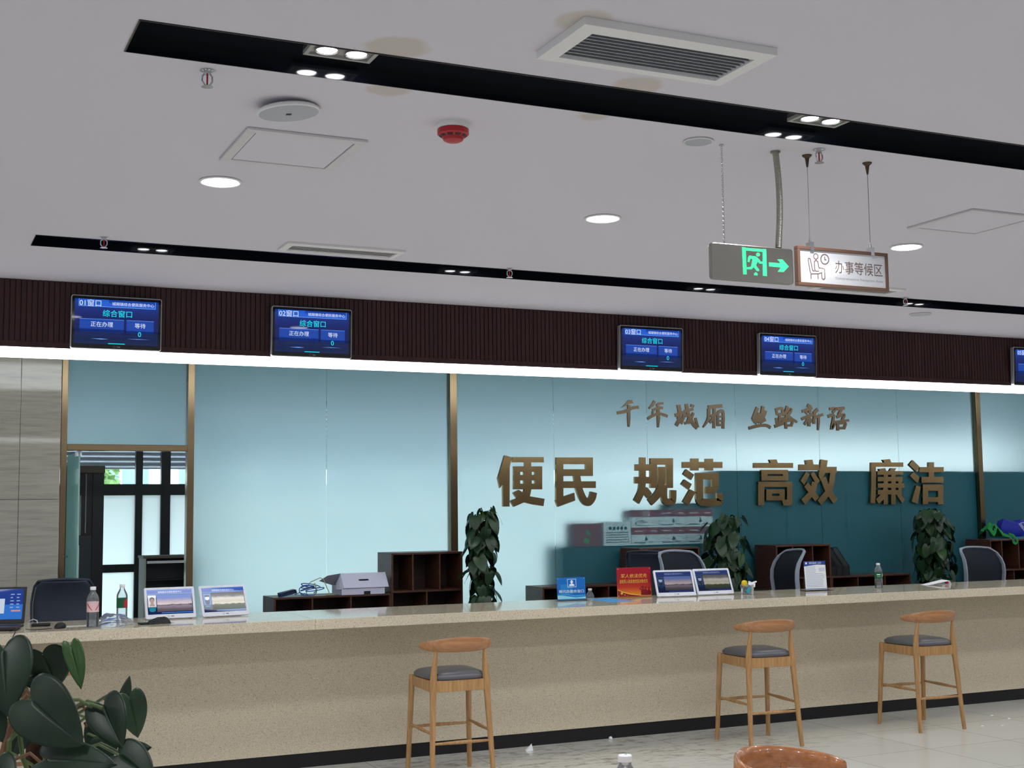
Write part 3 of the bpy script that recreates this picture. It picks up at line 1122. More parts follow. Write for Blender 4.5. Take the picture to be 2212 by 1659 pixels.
eb([(420, 170), (462, 172), (465, 490), (425, 488)])
eb([(655, 188), (695, 190), (695, 508), (648, 505)])
eb([(466, 178), (652, 190), (652, 222), (466, 210)])
eb([(580 + 22 * math.cos(t_ / 12 * 6.283) + 20, 255 + 22 * math.sin(t_ / 12 * 6.283)) for t_ in range(12)], 0.0001)
eb([(500, 268), (575, 278), (612, 312), (628, 340), (655, 335), (655, 362), (615, 362), (592, 338), (572, 385), (606, 430), (606, 450), (582, 450), (545, 405), (520, 430), (470, 428), (462, 408), (515, 400), (535, 310), (512, 305), (500, 345), (478, 342), (485, 290)], 0.0002)
eb([(548, 480), (570, 462), (590, 482), (585, 502), (548, 498)])
eb([(722, 345), (858, 355), (820, 308), (880, 308), (950, 392), (888, 458), (820, 455), (858, 405), (722, 392)])
g.build('pictogram', M_EXIT, es)
for n_, x_, top in (('hang_chain', 2.571, 3.118), ('conduit', 2.80, 3.118)):
    m = MB()
    if n_ == 'hang_chain':
        z0_, z1_ = 2.763 - 2.701, ZC - 2.701
        nl = 44
        for q in range(nl):
            za, zb = z0_ + (z1_ - z0_) * q / nl, z0_ + (z1_ - z0_) * (q + 1.15) / nl
            zb = min(zb, z1_)
            wv = 0.0035
            ring = []
            for r_ in range(9):
                a = r_ / 8 * 2 * math.pi
                dx = math.cos(a) * wv
                zz = (za + zb) / 2 + math.sin(a) * (zb - za) / 2
                ring.append((x_ - 2.683 + (dx if q % 2 else 0), (0 if q % 2 else dx), zz))
            m.tube(ring, 0.0011, 5, caps=False)
        m.lathe([(0.0, z1_ - 0.008), (0.008, z1_ - 0.006), (0.008, z1_ - 0.0003), (0.0, z1_ - 0.0003)], (x_ - 2.683, 0, 0), 12)
        m.build('hang_chain', M_CHROME, es, smooth=True)
    else:
        z0_, z1_ = 2.766 - 2.701, ZC - 2.701
        pts2, rad = [], []
        for q in range(150):
            t_ = q / 149
            pts2.append((x_ - 2.683 + 0.012 * math.sin(t_ * 3.1) - 0.0 * t_, 0, z0_ + (z1_ - z0_) * t_))
            rad.append(0.0105 + (0.0016 if q % 2 else 0))
        m.tube(pts2, rad, 12)
        m.lathe([(0.018, z1_ - 0.006), (0.018, z1_ - 0.0003), (0.0, z1_ - 0.0003)], (x_ - 2.683, 0, 0), 16)
        m.build('conduit', M_DULLST, es)

ws = thing('waiting_sign', 'hanging white sign in a brown frame with seated figure and clock', 'sign', (3.080, YS, 2.709))
hw, hh = 0.205, 0.0715
f = MB()
fw = 0.012
for a in ((-hw, hw, hh - fw, hh), (-hw, hw, -hh, -hh + fw), (-hw, -hw + fw, -hh + fw, hh - fw), (hw - fw, hw, -hh + fw, hh - fw)):
    f.box(a[0], a[1], -0.011, 0.011, a[2], a[3])
f.build('sign_frame', M_FRAMEB, ws, bevel=0.0015)
MB().box(-hw + fw, hw - fw, -0.006, 0.006, -hh + fw, hh - fw).build('sign_board', M_SIGNW, ws)
FW_ = Frame((0, -0.0064, 0))


def wp(x, y):
    # crop pixels of the sign measured in the picture
    t_ = (x - 1050) / (2075 - 1050)
    top = 165 + t_ * 80
    bot = 628 + t_ * 62
    return ((t_ - 0.5) * 2 * hw, hh - (y - top) / (bot - top) * 2 * hh)


ic = MB()


def stroke2d(mb, pts, wd, fr, h0, h1, m=0):
    """flat ribbon of a 2-D stroke with mitred joints, optional extrusion"""
    n = len(pts)
    L_, R_ = [], []
    for i in range(n):
        p = Vector(pts[i])
        if i == 0:
            d = (Vector(pts[1]) - p).normalized()
            nn, k_ = Vector((-d.y, d.x)), 1.0
        elif i == n - 1:
            d = (p - Vector(pts[i - 1])).normalized()
            nn, k_ = Vector((-d.y, d.x)), 1.0
        else:
            d0, d1 = (p - Vector(pts[i - 1])).normalized(), (Vector(pts[i + 1]) - p).normalized()
            t_ = (d0 + d1).normalized()
            nn = Vector((-t_.y, t_.x))
            k_ = min(1.6, 1.0 / max(0.5, nn.dot(Vector((-d0.y, d0.x)))))
        ww = (wd[i] if isinstance(wd, (list, tuple)) else wd) / 2 * k_
        L_.append(tuple(p + nn * ww))
        R_.append(tuple(p - nn * ww))
    for i in range(n - 1):
        q = [L_[i], L_[i + 1], R_[i + 1], R_[i]]
        if h0 is None:
            mb.flat(q, fr, h1, m)
        else:
            mb.prism(q, fr, h0, h1, m)


def wst(pts, wd=0.0036, h=0.0):
    stroke2d(ic, [wp(*q) for q in pts], wd, FW_, None, h)


wst([(1178, 310), (1172, 330), (1190, 470), (1200, 495), (1280, 492), (1318, 480), (1318, 545), (1335, 560), (1352, 545), (1352, 440), (1335, 430), (1290, 425), (1278, 350), (1258, 335), (1240, 350), (1240, 440), (1252, 462), (1288, 462)])
wst([(1178, 310), (1195, 318), (1218, 455), (1240, 462)], h=0.0001)
wst([(1198, 498), (1198, 555)])
wst([(1275, 495), (1275, 555)])


def ring_(cx0, cy0, rx, ry, n=20):
    return [(cx0 + rx * math.cos(i / n * 6.2832), cy0 + ry * math.sin(i / n * 6.2832)) for i in range(n + 1)]


wst(ring_(1258, 290, 24, 32))
wst(ring_(1357, 322, 44, 57, 28), 0.0042)
wst([(1357, 290), (1357, 326), (1375, 330)])
ic.build('pictogram', M_SIGNT, ws)
lt = MB()
a_, b_ = wp(1750, 395)
x0_, x1_ = wp(1470, 350)[0], wp(2012, 400)[0]
lt.text('办事等候区', FW_, (x0_ + x1_) / 2, 0.006, 0.0002, width=x1_ - x0_, height=0.047)
lt.build('lettering', M_SIGNT, ws)
lt = MB()
lt.text('Comprehensive Reception Area', FW_, (x0_ + x1_) / 2, -0.036, 0.0002, width=x1_ - x0_, height=0.011)
lt.build('small_lettering', M_SIGNG, ws)
for x_ in (-0.141, 0.133):
    z1_ = ZC - 2.709
    MB().lathe([(0.0025, z1_ - 0.045), (0.004, z1_ - 0.04), (0.008, z1_ - 0.012), (0.017, z1_ - 0.004), (0.018, z1_ - 0.0003), (0.0, z1_ - 0.0003)], (x_, 0, 0), 16).build('ceiling_cup', M_GOLDB, ws, smooth=True)
    MB().tube([(x_, 0, 0.105), (x_, 0, z1_ - 0.04)], 0.0012, 6).build('hang_wire', M_DULLST, ws)
    MB().tube([(x_, 0, 0.108), (x_, 0, 0.088)], [0.002, 0.006], 10).box(x_ - 0.008, x_ + 0.008, -0.013, 0.013, 0.058, 0.088).build('clamp', M_CHROME, ws)

# ------------------------------------------------------------------ window number screens
E_BG = em('screen_navy', (20, 40, 120), 0.55)
E_TOP = em('screen_blue', (34, 92, 206), 1.0)
E_BOX = em('screen_box', (30, 78, 186), 0.75)
E_BOXD = em('screen_boxdark', (22, 56, 140), 0.6)
E_LINE = em('screen_line', (110, 170, 255), 1.0)
E_CYAN = em('screen_cyan', (30, 226, 246), 1.05)
E_TXT = em('screen_white', (222, 234, 255), 1.0)
E_DEEP = em('screen_deep', (24, 36, 84), 0.85)
M_BEZEL = mat('screen_bezel', (12, 14, 20), 0.07, spec=0.6, coat=0.4)
M_EDGE = mat('screen_edge', (186, 188, 192), 0.3, metal=0.6)
M_MARK = mat('pale_mark', (120, 124, 132), 0.5)
# screen shows a soft vertical gradient of its own picture
nt, N, L, b = nodes_of(E_BG)
v = coords(nt, (1, 1, 1))
sx = N.new('ShaderNodeSeparateXYZ')
L.new(v, sx.inputs[0])
mr = N.new('ShaderNodeMapRange')
mr.inputs[1].default_value = -0.13
mr.inputs[2].default_value = 0.13
L.new(sx.outputs['Z'], mr.inputs[0])
r = ramp(nt, [(0.0, (26, 52, 110)), (0.12, (18, 42, 96)), (0.3, (26, 46, 112)), (0.62, (22, 40, 130)), (1.0, (30, 80, 190))])
L.new(mr.outputs[0], r.inputs[0])
L.new(r.outputs[0], b.inputs['Emission Color'])


def call_screen(xc, num, label):
    t = thing('call_screen', label, 'display screen', (xc, YF - 0.035, 2.897), group='window number screens on the fascia')
    t.rotation_euler = (math.radians(1.9), 0, 0)
    hw, hh = 0.2405, 0.1455
    pts_, pin = [], []
    for rr, lst, ins in ((0.012, pts_, 0.0), (0.009, pin, 0.0045)):
        for cx0, cy0, a0 in ((1, 1, 0), (-1, 1, 90), (-1, -1, 180), (1, -1, 270)):
            for q in range(6):
                a = math.radians(a0 + q * 18)
                lst.append((cx0 * (hw - ins - rr) + rr * math.cos(a), cy0 * (hh - ins - rr) + rr * math.sin(a)))
    FS = Frame((0, 0, 0))
    MB().prism(pts_, FS, -0.022, 0.010).build('casing', M_EDGE, t, bevel=0.002)
    MB().prism(pin, FS, 0.0101, 0.0112).build('bezel_glass', M_BEZEL, t)
    s = MB()
    X0, X1, Z0, Z1 = -0.222, 0.222, -0.118, 0.126
    F1 = Frame((0, -0.0114, 0))
    W_, H_ = X1 - X0, Z1 - Z0
    P = lambda a, b2: (X0 + a * W_, Z1 - b2 * H_)

    def rc(a0, b0, a1, b1, h, m):
        p0, p1 = P(a0, b0), P(a1, b1)
        s.rect(F1, p0[0], p1[0], p1[1], p0[1], h, m)
    mats_ = [E_BG, E_TOP, E_BOX, E_BOXD, E_LINE, E_CYAN, E_TXT, E_DEEP]
    s.rect(F1, X0, X1, Z0, Z1, 0, 0)
    rc(0.045, 0.0, 0.965, 0.165, 0.0002, 4)
    rc(0.05, 0.0, 0.96, 0.155, 0.0003, 1)
    rc(0.40, 0.0, 0.96, 0.075, 0.0004, 2)
    rc(0.06, 0.44, 0.585, 0.80, 0.0002, 3)
    rc(0.06, 0.44, 0.585, 0.66, 0.0003, 2)
    rc(0.06, 0.44, 0.585, 0.447, 0.0004, 4)
    rc(0.615, 0.44, 0.945, 0.80, 0.0002, 3)
    rc(0.615, 0.44, 0.945, 0.68, 0.0003, 2)
    rc(0.615, 0.44, 0.945, 0.447, 0.0004, 4)
    rc(0.0, 0.74, 1.0, 0.79, 0.0005, 7)
    s.flat([P(0.2, 0.885), P(0.32, 0.875), P(0.40, 0.885), P(0.32, 0.895)], F1, 0.0006, 4)
    s.flat([P(0.62, 0.86), P(0.76, 0.855), P(0.90, 0.86), P(0.76, 0.866)], F1, 0.0006, 4)
    for a0, b0, a1, h_, body, m in ((0.055, 0.085, 0.31, 0.0007, num + '窗口', 6), (0.44, 0.085, 0.945, 0.0007, '城厢镇综合便民服务中心', 6), (0.33, 0.305, 0.68, 0.0007, '综合窗口', 5), (0.19, 0.555, 0.455, 0.0007, '正在办理', 6), (0.715, 0.555, 0.845, 0.0007, '等待', 6)):
        p0, p1 = P(a0, b0), P(a1, b0)
        s.text(body, F1, (p0[0] + p1[0]) / 2, p0[1], h_, width=p1[0] - p0[0], m=m)
    p0 = P(0.775, 0.75)
    s.text('0', F1, p0[0], p0[1], 0.0008, height=0.027, m=5)
    rc(0.40, 0.975, 0.60, 0.99, 0.0006, 5)
    s.build('display', mats_, t)
    mk = MB()
    FM = Frame((0, -0.0114, 0))
    stroke2d(mk, ring_(-0.012, -0.131, 0.006, 0.006, 8), 0.0014, FM, None, 0)
    mk.rect(FM, 0.002, 0.020, -0.134, -0.128, 0)
    mk.build('maker_mark', M_MARK, t)
    return t


for x_, n_, lb in ((1.047, '01', 'wall screen for window 01, leftmost of the blue number screens'), (2.148, '02', 'wall screen for window 02, above the plain glass panels'), (4.440, '03', 'wall screen for window 03, above the small gold lettering'), (5.533, '04', 'wall screen for window 04, right of the screen reading 03'), (7.855, '05', 'wall screen for window 05, cut by the right picture edge')):
    call_screen(x_, n_, lb)

# ------------------------------------------------------------------ raised gold characters on the glass
FRONT = 0.030
BIG = {
    '便': (1060, 970, 250 / 2212, 'P270,120 405,155 365,340 362,1100 240,1100 235,660 180,745 140,560;R420,152,1015,255;R655,255,775,335;P650,760 780,760 750,905 640,1020 445,1105 375,988 500,940 620,860;R445,330,565,770;R640,330,785,770;R850,330,985,770;R445,330,985,435;R445,495,985,600;R445,660,985,770;P430,835 540,780 640,850 760,905 1030,950 1010,1090 800,1060 640,1020 500,930'),
    '民': (1060, 970, 250 / 2212, 'R1255,160,1390,1000;R1255,160,1955,290;R1820,160,1955,515;R1255,385,1955,515;R1255,615,2010,745;P1240,980 1390,905 1600,835 1615,985 1290,1105;S130 1650,500 1690,745 1780,960 1870,1020 1945,940 1972,825'),
    '规': (1350, 970, 250 / 2212, 'S108 345,160 345,680;S118 338,650 315,820 225,1010;R205,290,490,415;R195,530,510,660;P380,720 440,740 520,850 440,940 360,850;R490,175,915,300;R490,175,615,745;R800,175,920,745;S125 705,340 705,640 640,850 480,1020;S112 755,690 755,930 800,1005 900,1005 925,960 930,785'),
    '范': (1350, 970, 250 / 2212, 'R1110,245,1865,362;R1270,180,1410,410;R1545,185,1688,410;P1175,385 1325,490 1270,590 1115,480;P1140,580 1280,670 1225,775 1080,670;P1245,770 1350,820 1220,1075 1110,1005;R1360,455,1795,580;R1665,455,1795,740;S115 1730,700 1690,780 1540,785;R1360,455,1495,960;S125 1425,930 1470,1012 1780,1012 1815,960 1815,840'),
    '高': (1610, 970, 220 / 2212, 'P520,230 680,225 710,310 560,310;R195,300,1040,410;R350,450,930,545;R350,585,930,685;R350,450,480,685;R815,450,930,685;R280,710,1020,825;R280,710,410,1225;R905,710,1020,1120;P800,1110 1020,1080 1020,1180 985,1225 830,1225;R455,875,855,968;R455,1018,855,1115;R455,875,580,1115;R738,875,855,1115'),
    '效': (1610, 970, 220 / 2212, 'P1310,240 1460,228 1485,345 1330,345;R1180,335,1610,465;P1320,490 1400,550 1280,780 1200,690;P1480,490 1620,690 1540,770 1420,550;S118 1320,770 1560,1090;S118 1510,720 1450,930 1260,1150;P1650,225 1790,245 1770,385 1985,385 1985,520 1740,520 1640,690 1590,580;S118 1905,480 1860,800 1780,960 1610,1165;S125 1690,620 1800,900 1960,1140'),
    '廉': (1860, 970, 200 / 2212, 'P520,255 690,240 725,325 560,325;R245,320,1010,425;S110 300,420 300,900 280,1290;P430,475 580,455 610,535 450,535;P720,455 840,460 800,535 680,535;R390,525,1000,615;R400,665,990,770;R400,820,1030,925;R400,980,975,1085;R540,560,640,1320;R720,560,825,1320;R890,665,975,1085;S112 590,950 520,1120 390,1255;P840,1080 940,1080 1050,1190 990,1300'),
    '洁': (1860, 970, 200 / 2212, 'P1240,265 1400,420 1320,540 1150,375;P1260,545 1400,680 1350,820 1170,640;P1320,870 1425,900 1355,1310 1210,1255;R1620,315,1745,800;R1400,430,1975,555;R1445,665,1970,805;R1475,845,1600,1320;R1840,845,1965,1320;R1475,845,1965,1000;R1475,1150,1965,1265'),
}
SMALL = {
    '千': (1310, 850, 290 / 2212, 'P242,238 330,150 365,108 420,105 448,160 380,170;S46 180,320 330,290 420,240 535,225;S44,52,28 372,190 372,400 370,550'),
    '年': (1310, 850, 290 / 2212, 'S46,44,24 800,125 765,185 705,248;S34 830,205 870,168 942,160;S36 760,275 850,240 932,240;S30 768,290 768,360;S42 680,415 780,360 880,332 1012,375;S44,54,26 855,205 860,400 852,560'),
    '城': (1310, 850, 290 / 2212, 'S50 1135,362 1235,322 1300,308;S62 1192,185 1212,330 1190,430;S56 1152,530 1195,455 1245,400;S44 1290,292 1435,255;S54,56,60 1320,168 1352,330 1428,490 1500,568;S40 1438,318 1400,420 1350,492;S42 1395,195 1448,212;S44 1288,300 1270,400 1232,500;S40 1300,372 1362,372 1340,468 1288,492;S40 1468,400 1512,560'),
    '厢': (1310, 850, 290 / 2212, 'S56 1680,225 1912,202;S52,48,20 1692,250 1680,420 1596,558;S40 1720,372 1835,330;S46 1780,240 1774,575;S40 1772,380 1708,485;S42 1840,305 1838,540;S44 1840,312 1925,302 1924,580;S28 1850,382 1920,382;S28 1850,452 1920,452;S34 1850,522 1920,516'),
    '丝': (1590, 850, 290 / 2212, 'S52 358,232 320,330 282,432;S58 390,330 312,492;S50 450,212 430,320 390,430;S54 488,282 440,400 362,470;S50 488,422 400,474;S44 212,572 370,532 500,526 572,562;S40 272,432 345,430'),
    '路': (1590, 850, 290 / 2212, 'S34 665,240 680,350;S40 680,256 760,246 772,325;S34 680,342 772,336;S42 725,350 716,500;S34 725,420 792,406;S34 664,400 680,520;S44 638,542 782,490;S44 850,208 820,310 770,352;S44 830,272 908,266 850,372 758,482;S48,52,30 820,350 900,410 1010,472;S40 820,450 826,582;S38 830,452 930,450 910,540;S34 830,530 922,524'),
    '新': (1590, 850, 290 / 2212, 'S48 1180,192 1240,225;S40 1092,295 1262,240;S36 1148,298 1180,332;S38 1232,270 1208,322;S42 1082,422 1272,340;S50 1205,345 1206,542;S36 1196,400 1130,512;S36 1215,410 1252,472;S50 1352,258 1280,332;S44 1300,318 1290,420 1290,502;S38 1308,392 1438,345;S44,42,26 1362,370 1362,480 1355,606'),
    '语': (1590, 850, 290 / 2212, 'S40 1542,255 1640,250 1596,318;S44 1518,380 1612,362 1580,570 1640,482;S46 1665,252 1792,240;S44 1742,256 1680,392;S44 1660,388 1782,352 1752,442;S34 1612,472 1865,440;S44 1680,486 1680,612;S42 1690,492 1802,490 1780,584;S38 1690,572 1790,570'),
}


def raised_char(ch, spec, depth, label, group, material):
    ox, oy, sc, strokes = spec
    yf = YG - depth
    vs = MB()
    FR = Frame((0, yf, 0))

    def W2(a, b2):
        q = at_y(ox + a * sc, oy + b2 * sc, yf)
        return (q.x, q.z)
    hstep = 0.0
    for st in strokes.split(';'):
        k_ = st[0]
        hstep += 0.00012
        if k_ == 'R':
            a, b2, c2, d2 = [float(q) for q in st[1:].split(',')]
            poly = [W2(a, b2), W2(c2, b2), W2(c2, d2), W2(a, d2)]
            vs.prism(poly, FR, -depth + 0.0003, hstep)
        elif k_ == 'P':
            poly = [W2(*[float(z) for z in q.split(',')]) for q in st[1:].split()]
            vs.prism(poly, FR, -depth + 0.0003, hstep)
        else:
            parts = st[1:].split()
            ws_ = [float(q) for q in parts[0].split(',')]
            pts = [[float(z) for z in q.split(',')] for q in parts[1:]]
            # a smooth, evenly sampled curve through the stroke's points
            if len(pts) > 2:
                fine, fw2 = [], []
                for i in range(len(pts) - 1):
                    p0, p1, p2, p3 = pts[max(i - 1, 0)], pts[i], pts[i + 1], pts[min(i + 2, len(pts) - 1)]
                    wa = ws_[min(i, len(ws_) - 1)]
                    wb = ws_[min(i + 1, len(ws_) - 1)]
                    for q in range(5):
                        t_ = q / 5
                        pt = []
                        for d_ in (0, 1):
                            pt.append(0.5 * (2 * p1[d_] + (p2[d_] - p0[d_]) * t_ + (2 * p0[d_] - 5 * p1[d_] + 4 * p2[d_] - p3[d_]) * t_ * t_ + (3 * p1[d_] - p0[d_] - 3 * p2[d_] + p3[d_]) * t_ ** 3))
                        fine.append(pt)
                        fw2.append(wa + (wb - wa) * t_)
                fine.append(pts[-1])
                fw2.append(ws_[min(len(pts) - 1, len(ws_) - 1)])
            else:
                fine, fw2 = pts, [ws_[min(i, len(ws_) - 1)] for i in range(len(pts))]
            m_per = (at_y(ox + 100, oy, yf).x - at_y(ox, oy, yf).x) / 100 * sc
            w2 = [q * m_per for q in fw2]
            stroke2d(vs, [W2(*q) for q in fine], w2, FR, -depth + 0.0003, hstep)
    xs = [q.x for q in vs.v]
    zs = [q.z for q in vs.v]
    o = vs.build('gold_character', material, loc=((min(xs) + max(xs)) / 2, YG, (min(zs) + max(zs)) / 2))
    tag(o, label, 'raised letter', group)
    return o


big_lab = ['large raised gold character, first of the lower row of eight', 'large raised gold character, second of the lower row, just left of a glass joint gap', 'large raised gold character, third of the lower row, with a bright stripe', 'large raised gold character, fourth of the lower row, above the stacked cartons', 'large raised gold character, fifth of the lower row, like a tall pavilion', 'large raised gold character, sixth of the lower row, with crossing strokes', 'large raised gold character, seventh of the lower row, with many bars', 'large raised gold character, last of the lower row, darkest of the eight']
for ch, lb in zip(BIG, big_lab):
    raised_char(ch, BIG[ch], 0.034, lb, 'large gold characters on the glass', M_GOLD)
small_lab = ['small brushwritten gold character, first of the upper row, a plain cross', 'small brushwritten gold character, second of the upper row, crossing a glass joint', 'small brushwritten gold character, third of the upper row', 'small brushwritten gold character, fourth of the upper row, before the gap', 'small brushwritten gold character, fifth of the upper row, after the gap', 'small brushwritten gold character, sixth of the upper row', 'small brushwritten gold character, seventh of the upper row, by a glass joint', 'small brushwritten gold character, last of the upper row']
for ch, lb in zip(SMALL, small_lab):
    raised_char(ch, SMALL[ch], 0.016, lb, 'small gold characters on the glass', M_GOLDB)

# ================================================================== shelves behind the counter
def shelf_unit(xa, xb, ztop, cols_top, cols_bot, label, split=None, depth=0.385):
    """open pigeon-hole unit standing on the staff floor against the glass"""
    yf = 11.55
    t = thing('shelf_unit', label, 'shelf unit', ((xa + xb) / 2, yf + depth / 2, ZP), group='brown shelf units along the glass')
    hw, h, hd = (xb - xa) / 2, ztop - ZP, depth / 2
    bt = 0.018
    MB().box(-hw, hw, -hd, hd, h - bt, h).build('top_board', M_CAB, t, bevel=0.002)
    MB().box(-hw, -hw + bt, -hd, hd, 0, h - bt - 0.0002).build('side_board', M_CAB, t)
    MB().box(hw - bt, hw, -hd, hd, 0, h - bt - 0.0002).build('side_board', M_CAB, t)
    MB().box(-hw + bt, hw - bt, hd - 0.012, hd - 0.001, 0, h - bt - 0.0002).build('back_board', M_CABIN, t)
    rows = []
    if split:
        zs = split - ZP
        rows = [(0.06, zs - bt / 2, cols_bot), (zs + bt / 2, h - bt, cols_top)]
        MB().box(-hw + bt + 0.0002, hw - bt - 0.0002, -hd + 0.002, hd - 0.013, zs - bt / 2, zs + bt / 2).build('shelf_board', M_CAB, t)
    else:
        rows = [(0.40, h - bt, cols_bot)]
        MB().box(-hw + bt + 0.0002, hw - bt - 0.0002, -hd + 0.002, hd - 0.013, 0.382, 0.40).build('shelf_board', M_CAB, t)
    MB().box(-hw + bt + 0.0002, hw - bt - 0.0002, -hd + 0.002, hd - 0.013, 0.042, 0.06).build('bottom_board', M_CAB, t)
    for za, zb, xs in rows:
        for x in xs:
            MB().box(x - 0.0075 - (xa + xb) / 2, x + 0.0075 - (xa + xb) / 2, -hd + 0.004, hd - 0.013, za + 0.0002, zb - 0.0003).build('divider', M_CAB, t)
    return t


ZL = 1.108
shelf_unit(3.022, 4.118, ZL, (), (3.375, 3.735), 'low brown shelf unit carrying the white box and blue cables')
shelf_unit(4.121, 4.832, 1.474, (4.333, 4.602), (4.47,), 'tall brown shelf unit left of the leftmost tall plant, beside the gold post', split=1.119)
shelf_unit(5.668, 6.752, ZL, (), (6.02, 6.40), 'low brown shelf unit behind the blue and red desk signs')
shelf_unit(6.755, 7.470, 1.458, (6.99, 7.24), (7.10,), 'tall brown shelf unit below the red and white cartons', split=1.11)
shelf_unit(8.425, 9.140, 1.452, (8.645, 8.905), (8.78,), 'tall brown shelf unit with the black file holders to its right', split=1.10)
shelf_unit(9.143, 10.235, ZL - 0.004, (), (9.500, 9.875), 'low brown shelf unit carrying the black file holders')
shelf_unit(11.425, 12.14, 1.452, (11.61, 11.87), (11.78,), 'tall brown shelf unit carrying the green and blue bags', split=1.10)
shelf_unit(12.143, 13.2, ZL, (), (12.5, 12.85), 'low brown shelf unit at the right picture edge, behind the rightmost office chair')

# black mesh file holders on the low unit
for i, x in enumerate((9.20, 9.29, 9.38)):
    t = thing('file_holder', ('black mesh file holder touching the tall shelf unit', 'black mesh file holder in the middle of its row of three', 'black mesh file holder, outermost of its row of three')[i], 'file holder', (x, 11.72, ZL - 0.0035), group='black mesh file holders')
    out_ = [(-0.13, 0.0), (0.13, 0.0), (0.13, 0.30), (0.07, 0.30), (-0.13, 0.10)]
    # the low end faces the counter
    for s in (-0.038, 0.038):
        FH = Frame((s, 0, 0), (0, 1, 0), (0, 0, 1))
        MB().flat(out_, FH, 0).build('mesh_side', M_MESHF, t)
        m = MB()
        for q in range(5):
            a, b2 = out_[q], out_[(q + 1) % 5]
            m.tube([FH.p(*a), FH.p(*b2)], 0.0035, 6)
        m.build('wire_rim', M_BLACKMET, t)
    MB().box(-0.036, 0.036, -0.13, 0.13, 0.0, 0.003).build('base_plate', M_BLACKMET, t)
    MB().quad((-0.036, 0.13, 0.0035), (0.036, 0.13, 0.0035), (0.036, 0.13, 0.298), (-0.036, 0.13, 0.298)).build('mesh_back', M_MESHF, t)
    MB().quad((-0.036, -0.13, 0.0035), (0.036, -0.13, 0.0035), (0.036, -0.13, 0.10), (-0.036, -0.13, 0.10)).build('mesh_front', M_MESHF, t)

# white carry box with a handle slot
wb = thing('carry_box', 'white cardboard carry box with handle slot and open flaps on the low shelf unit', 'box', (3.84, 11.72, ZL + 0.0005))
MB().box(-0.19, 0.22, -0.16, 0.14, 0.0, 0.075).build('tray', M_CARD, wb)
lid = MB()
FL = Frame((-0.175, -0.175, 0.062), (1, 0, 0.0), (0, 0.62, 0.78))
slot = []
for q in range(9):
    a = math.radians(-90 + q * 22.5)
    slot.append((0.245 + 0.009 * math.cos(a), 0.085 + 0.009 * math.sin(a)))
for q in range(9):
    a = math.radians(90 + q * 22.5)
    slot.append((0.165 + 0.009 * math.cos(a), 0.085 + 0.009 * math.sin(a)))
ow, oh = 0.43, 0.165
o4 = [(0.0, 0.0), (ow, 0.0), (ow, oh), (0.0, oh)]
ns = len(slot)
base_v = [FL.p(*q) for q in o4] + [FL.p(*q) for q in slot]
lid.add(base_v, [])
# bridge the outer rectangle to the slot: right, top, left, bottom
idx = [4 + i for i in range(ns)]
lid.f += [(0, 1) + (idx[0], idx[17]), (1,) + (2,) + tuple(reversed(idx[0:9])), (2, 3) + (idx[9], idx[8]), (3, 0) + tuple(reversed(idx[9:18]))]
lid.m += [0, 0, 0, 0]
lid_o = lid.build('lid_panel', M_CARD, wb)
md = lid_o.modifiers.new('solid', 'SOLIDIFY')
md.thickness = 0.003
fl = MB()
fl.add([(-0.175, -0.175, 0.062), (-0.175, -0.073, 0.19), (-0.19, 0.02, 0.10), (-0.215, -0.06, 0.05), (-0.205, -0.13, 0.045)], [(0, 1, 2, 3, 4)])
fl.build('side_flap', M_CARD, wb)
fl = MB()
fl.add([(-0.19, 0.14, 0.0755), (0.22, 0.14, 0.0755), (0.24, -0.072, 0.19), (-0.175, -0.072, 0.19)], [(0, 1, 2, 3)])
fl.add([(-0.19, 0.14, 0.076), (-0.175, -0.072, 0.191), (-0.27, 0.02, 0.17), (-0.33, 0.09, 0.12)], [(0, 1, 2, 3)])
fl.build('rear_flap', M_CARD, wb)
MB().box(-0.02, 0.13, -0.163, -0.161, 0.03, 0.06).box(0.02, 0.08, -0.166, -0.1635, 0.0, 0.028, 1).build('front_tab', [M_CARD, M_BLACK], wb)

# coiled network cables and small hub
cb = thing('cable_bundle', 'tangle of blue and yellowish network cables on the low shelf unit', 'cables', (3.37, 11.70, ZL + 0.0005))
for i in range(5):
    pts_ = []
    rr = R.uniform(0.045, 0.075)
    cx0, cy0 = R.uniform(-0.03, 0.09), R.uniform(-0.06, 0.06)
    tl = R.uniform(0.2, 0.9)
    for q in range(40):
        a = q / 39 * 2 * math.pi * 1.6 + i
        pts_.append((cx0 + rr * 1.25 * math.cos(a), cy0 + 0.6 * rr * math.sin(a), max(0.006, 0.045 + rr * tl * math.sin(a + i) * 0.9 + 0.01 * i)))
    MB().tube(pts_, 0.0042, 7).build('blue_cable', M_BLUEC, cb, smooth=True)
MB().tube([(0.0, 0, 0.004), (-0.02, 0, 0.06), (0.03, 0.0, 0.12), (0.12, 0.0, 0.155), (0.15, 0, 0.14), (0.185, 0, 0.06), (0.20, -0.02, 0.02), (0.16, -0.05, 0.005), (0.24, -0.08, 0.005)], 0.0042, 7).build('yellow_cable', M_YELC, cb, smooth=True)
MB().tube([(0.06, -0.02, 0.11), (0.08, -0.03, 0.05), (0.05, -0.04, 0.02)], 0.006, 7).build('plug', M_YELC, cb, smooth=True)
for q in ((-0.02, -0.09, -0.09, -0.12), (-0.02, 0.06, -0.09, 0.10)):
    MB().tube([(q[0], q[1], 0.012), ((q[0] + q[2]) / 2, q[1], 0.025), (q[2], q[3], 0.006)], 0.0042, 7).build('blue_cable', M_BLUEC, cb, smooth=True)
hb = thing('network_hub', 'dark blue network hub lying among the cables on the low shelf unit', 'hub', (3.165, 11.62, ZL + 0.001))
m = MB().box(-0.075, 0.075, -0.05, 0.05, 0.0, 0.035)
m.rot(Matrix.Rotation(math.radians(-12), 4, 'Y'))
mz = min(q.z for q in m.v)
for q in m.v:
    q.z -= mz
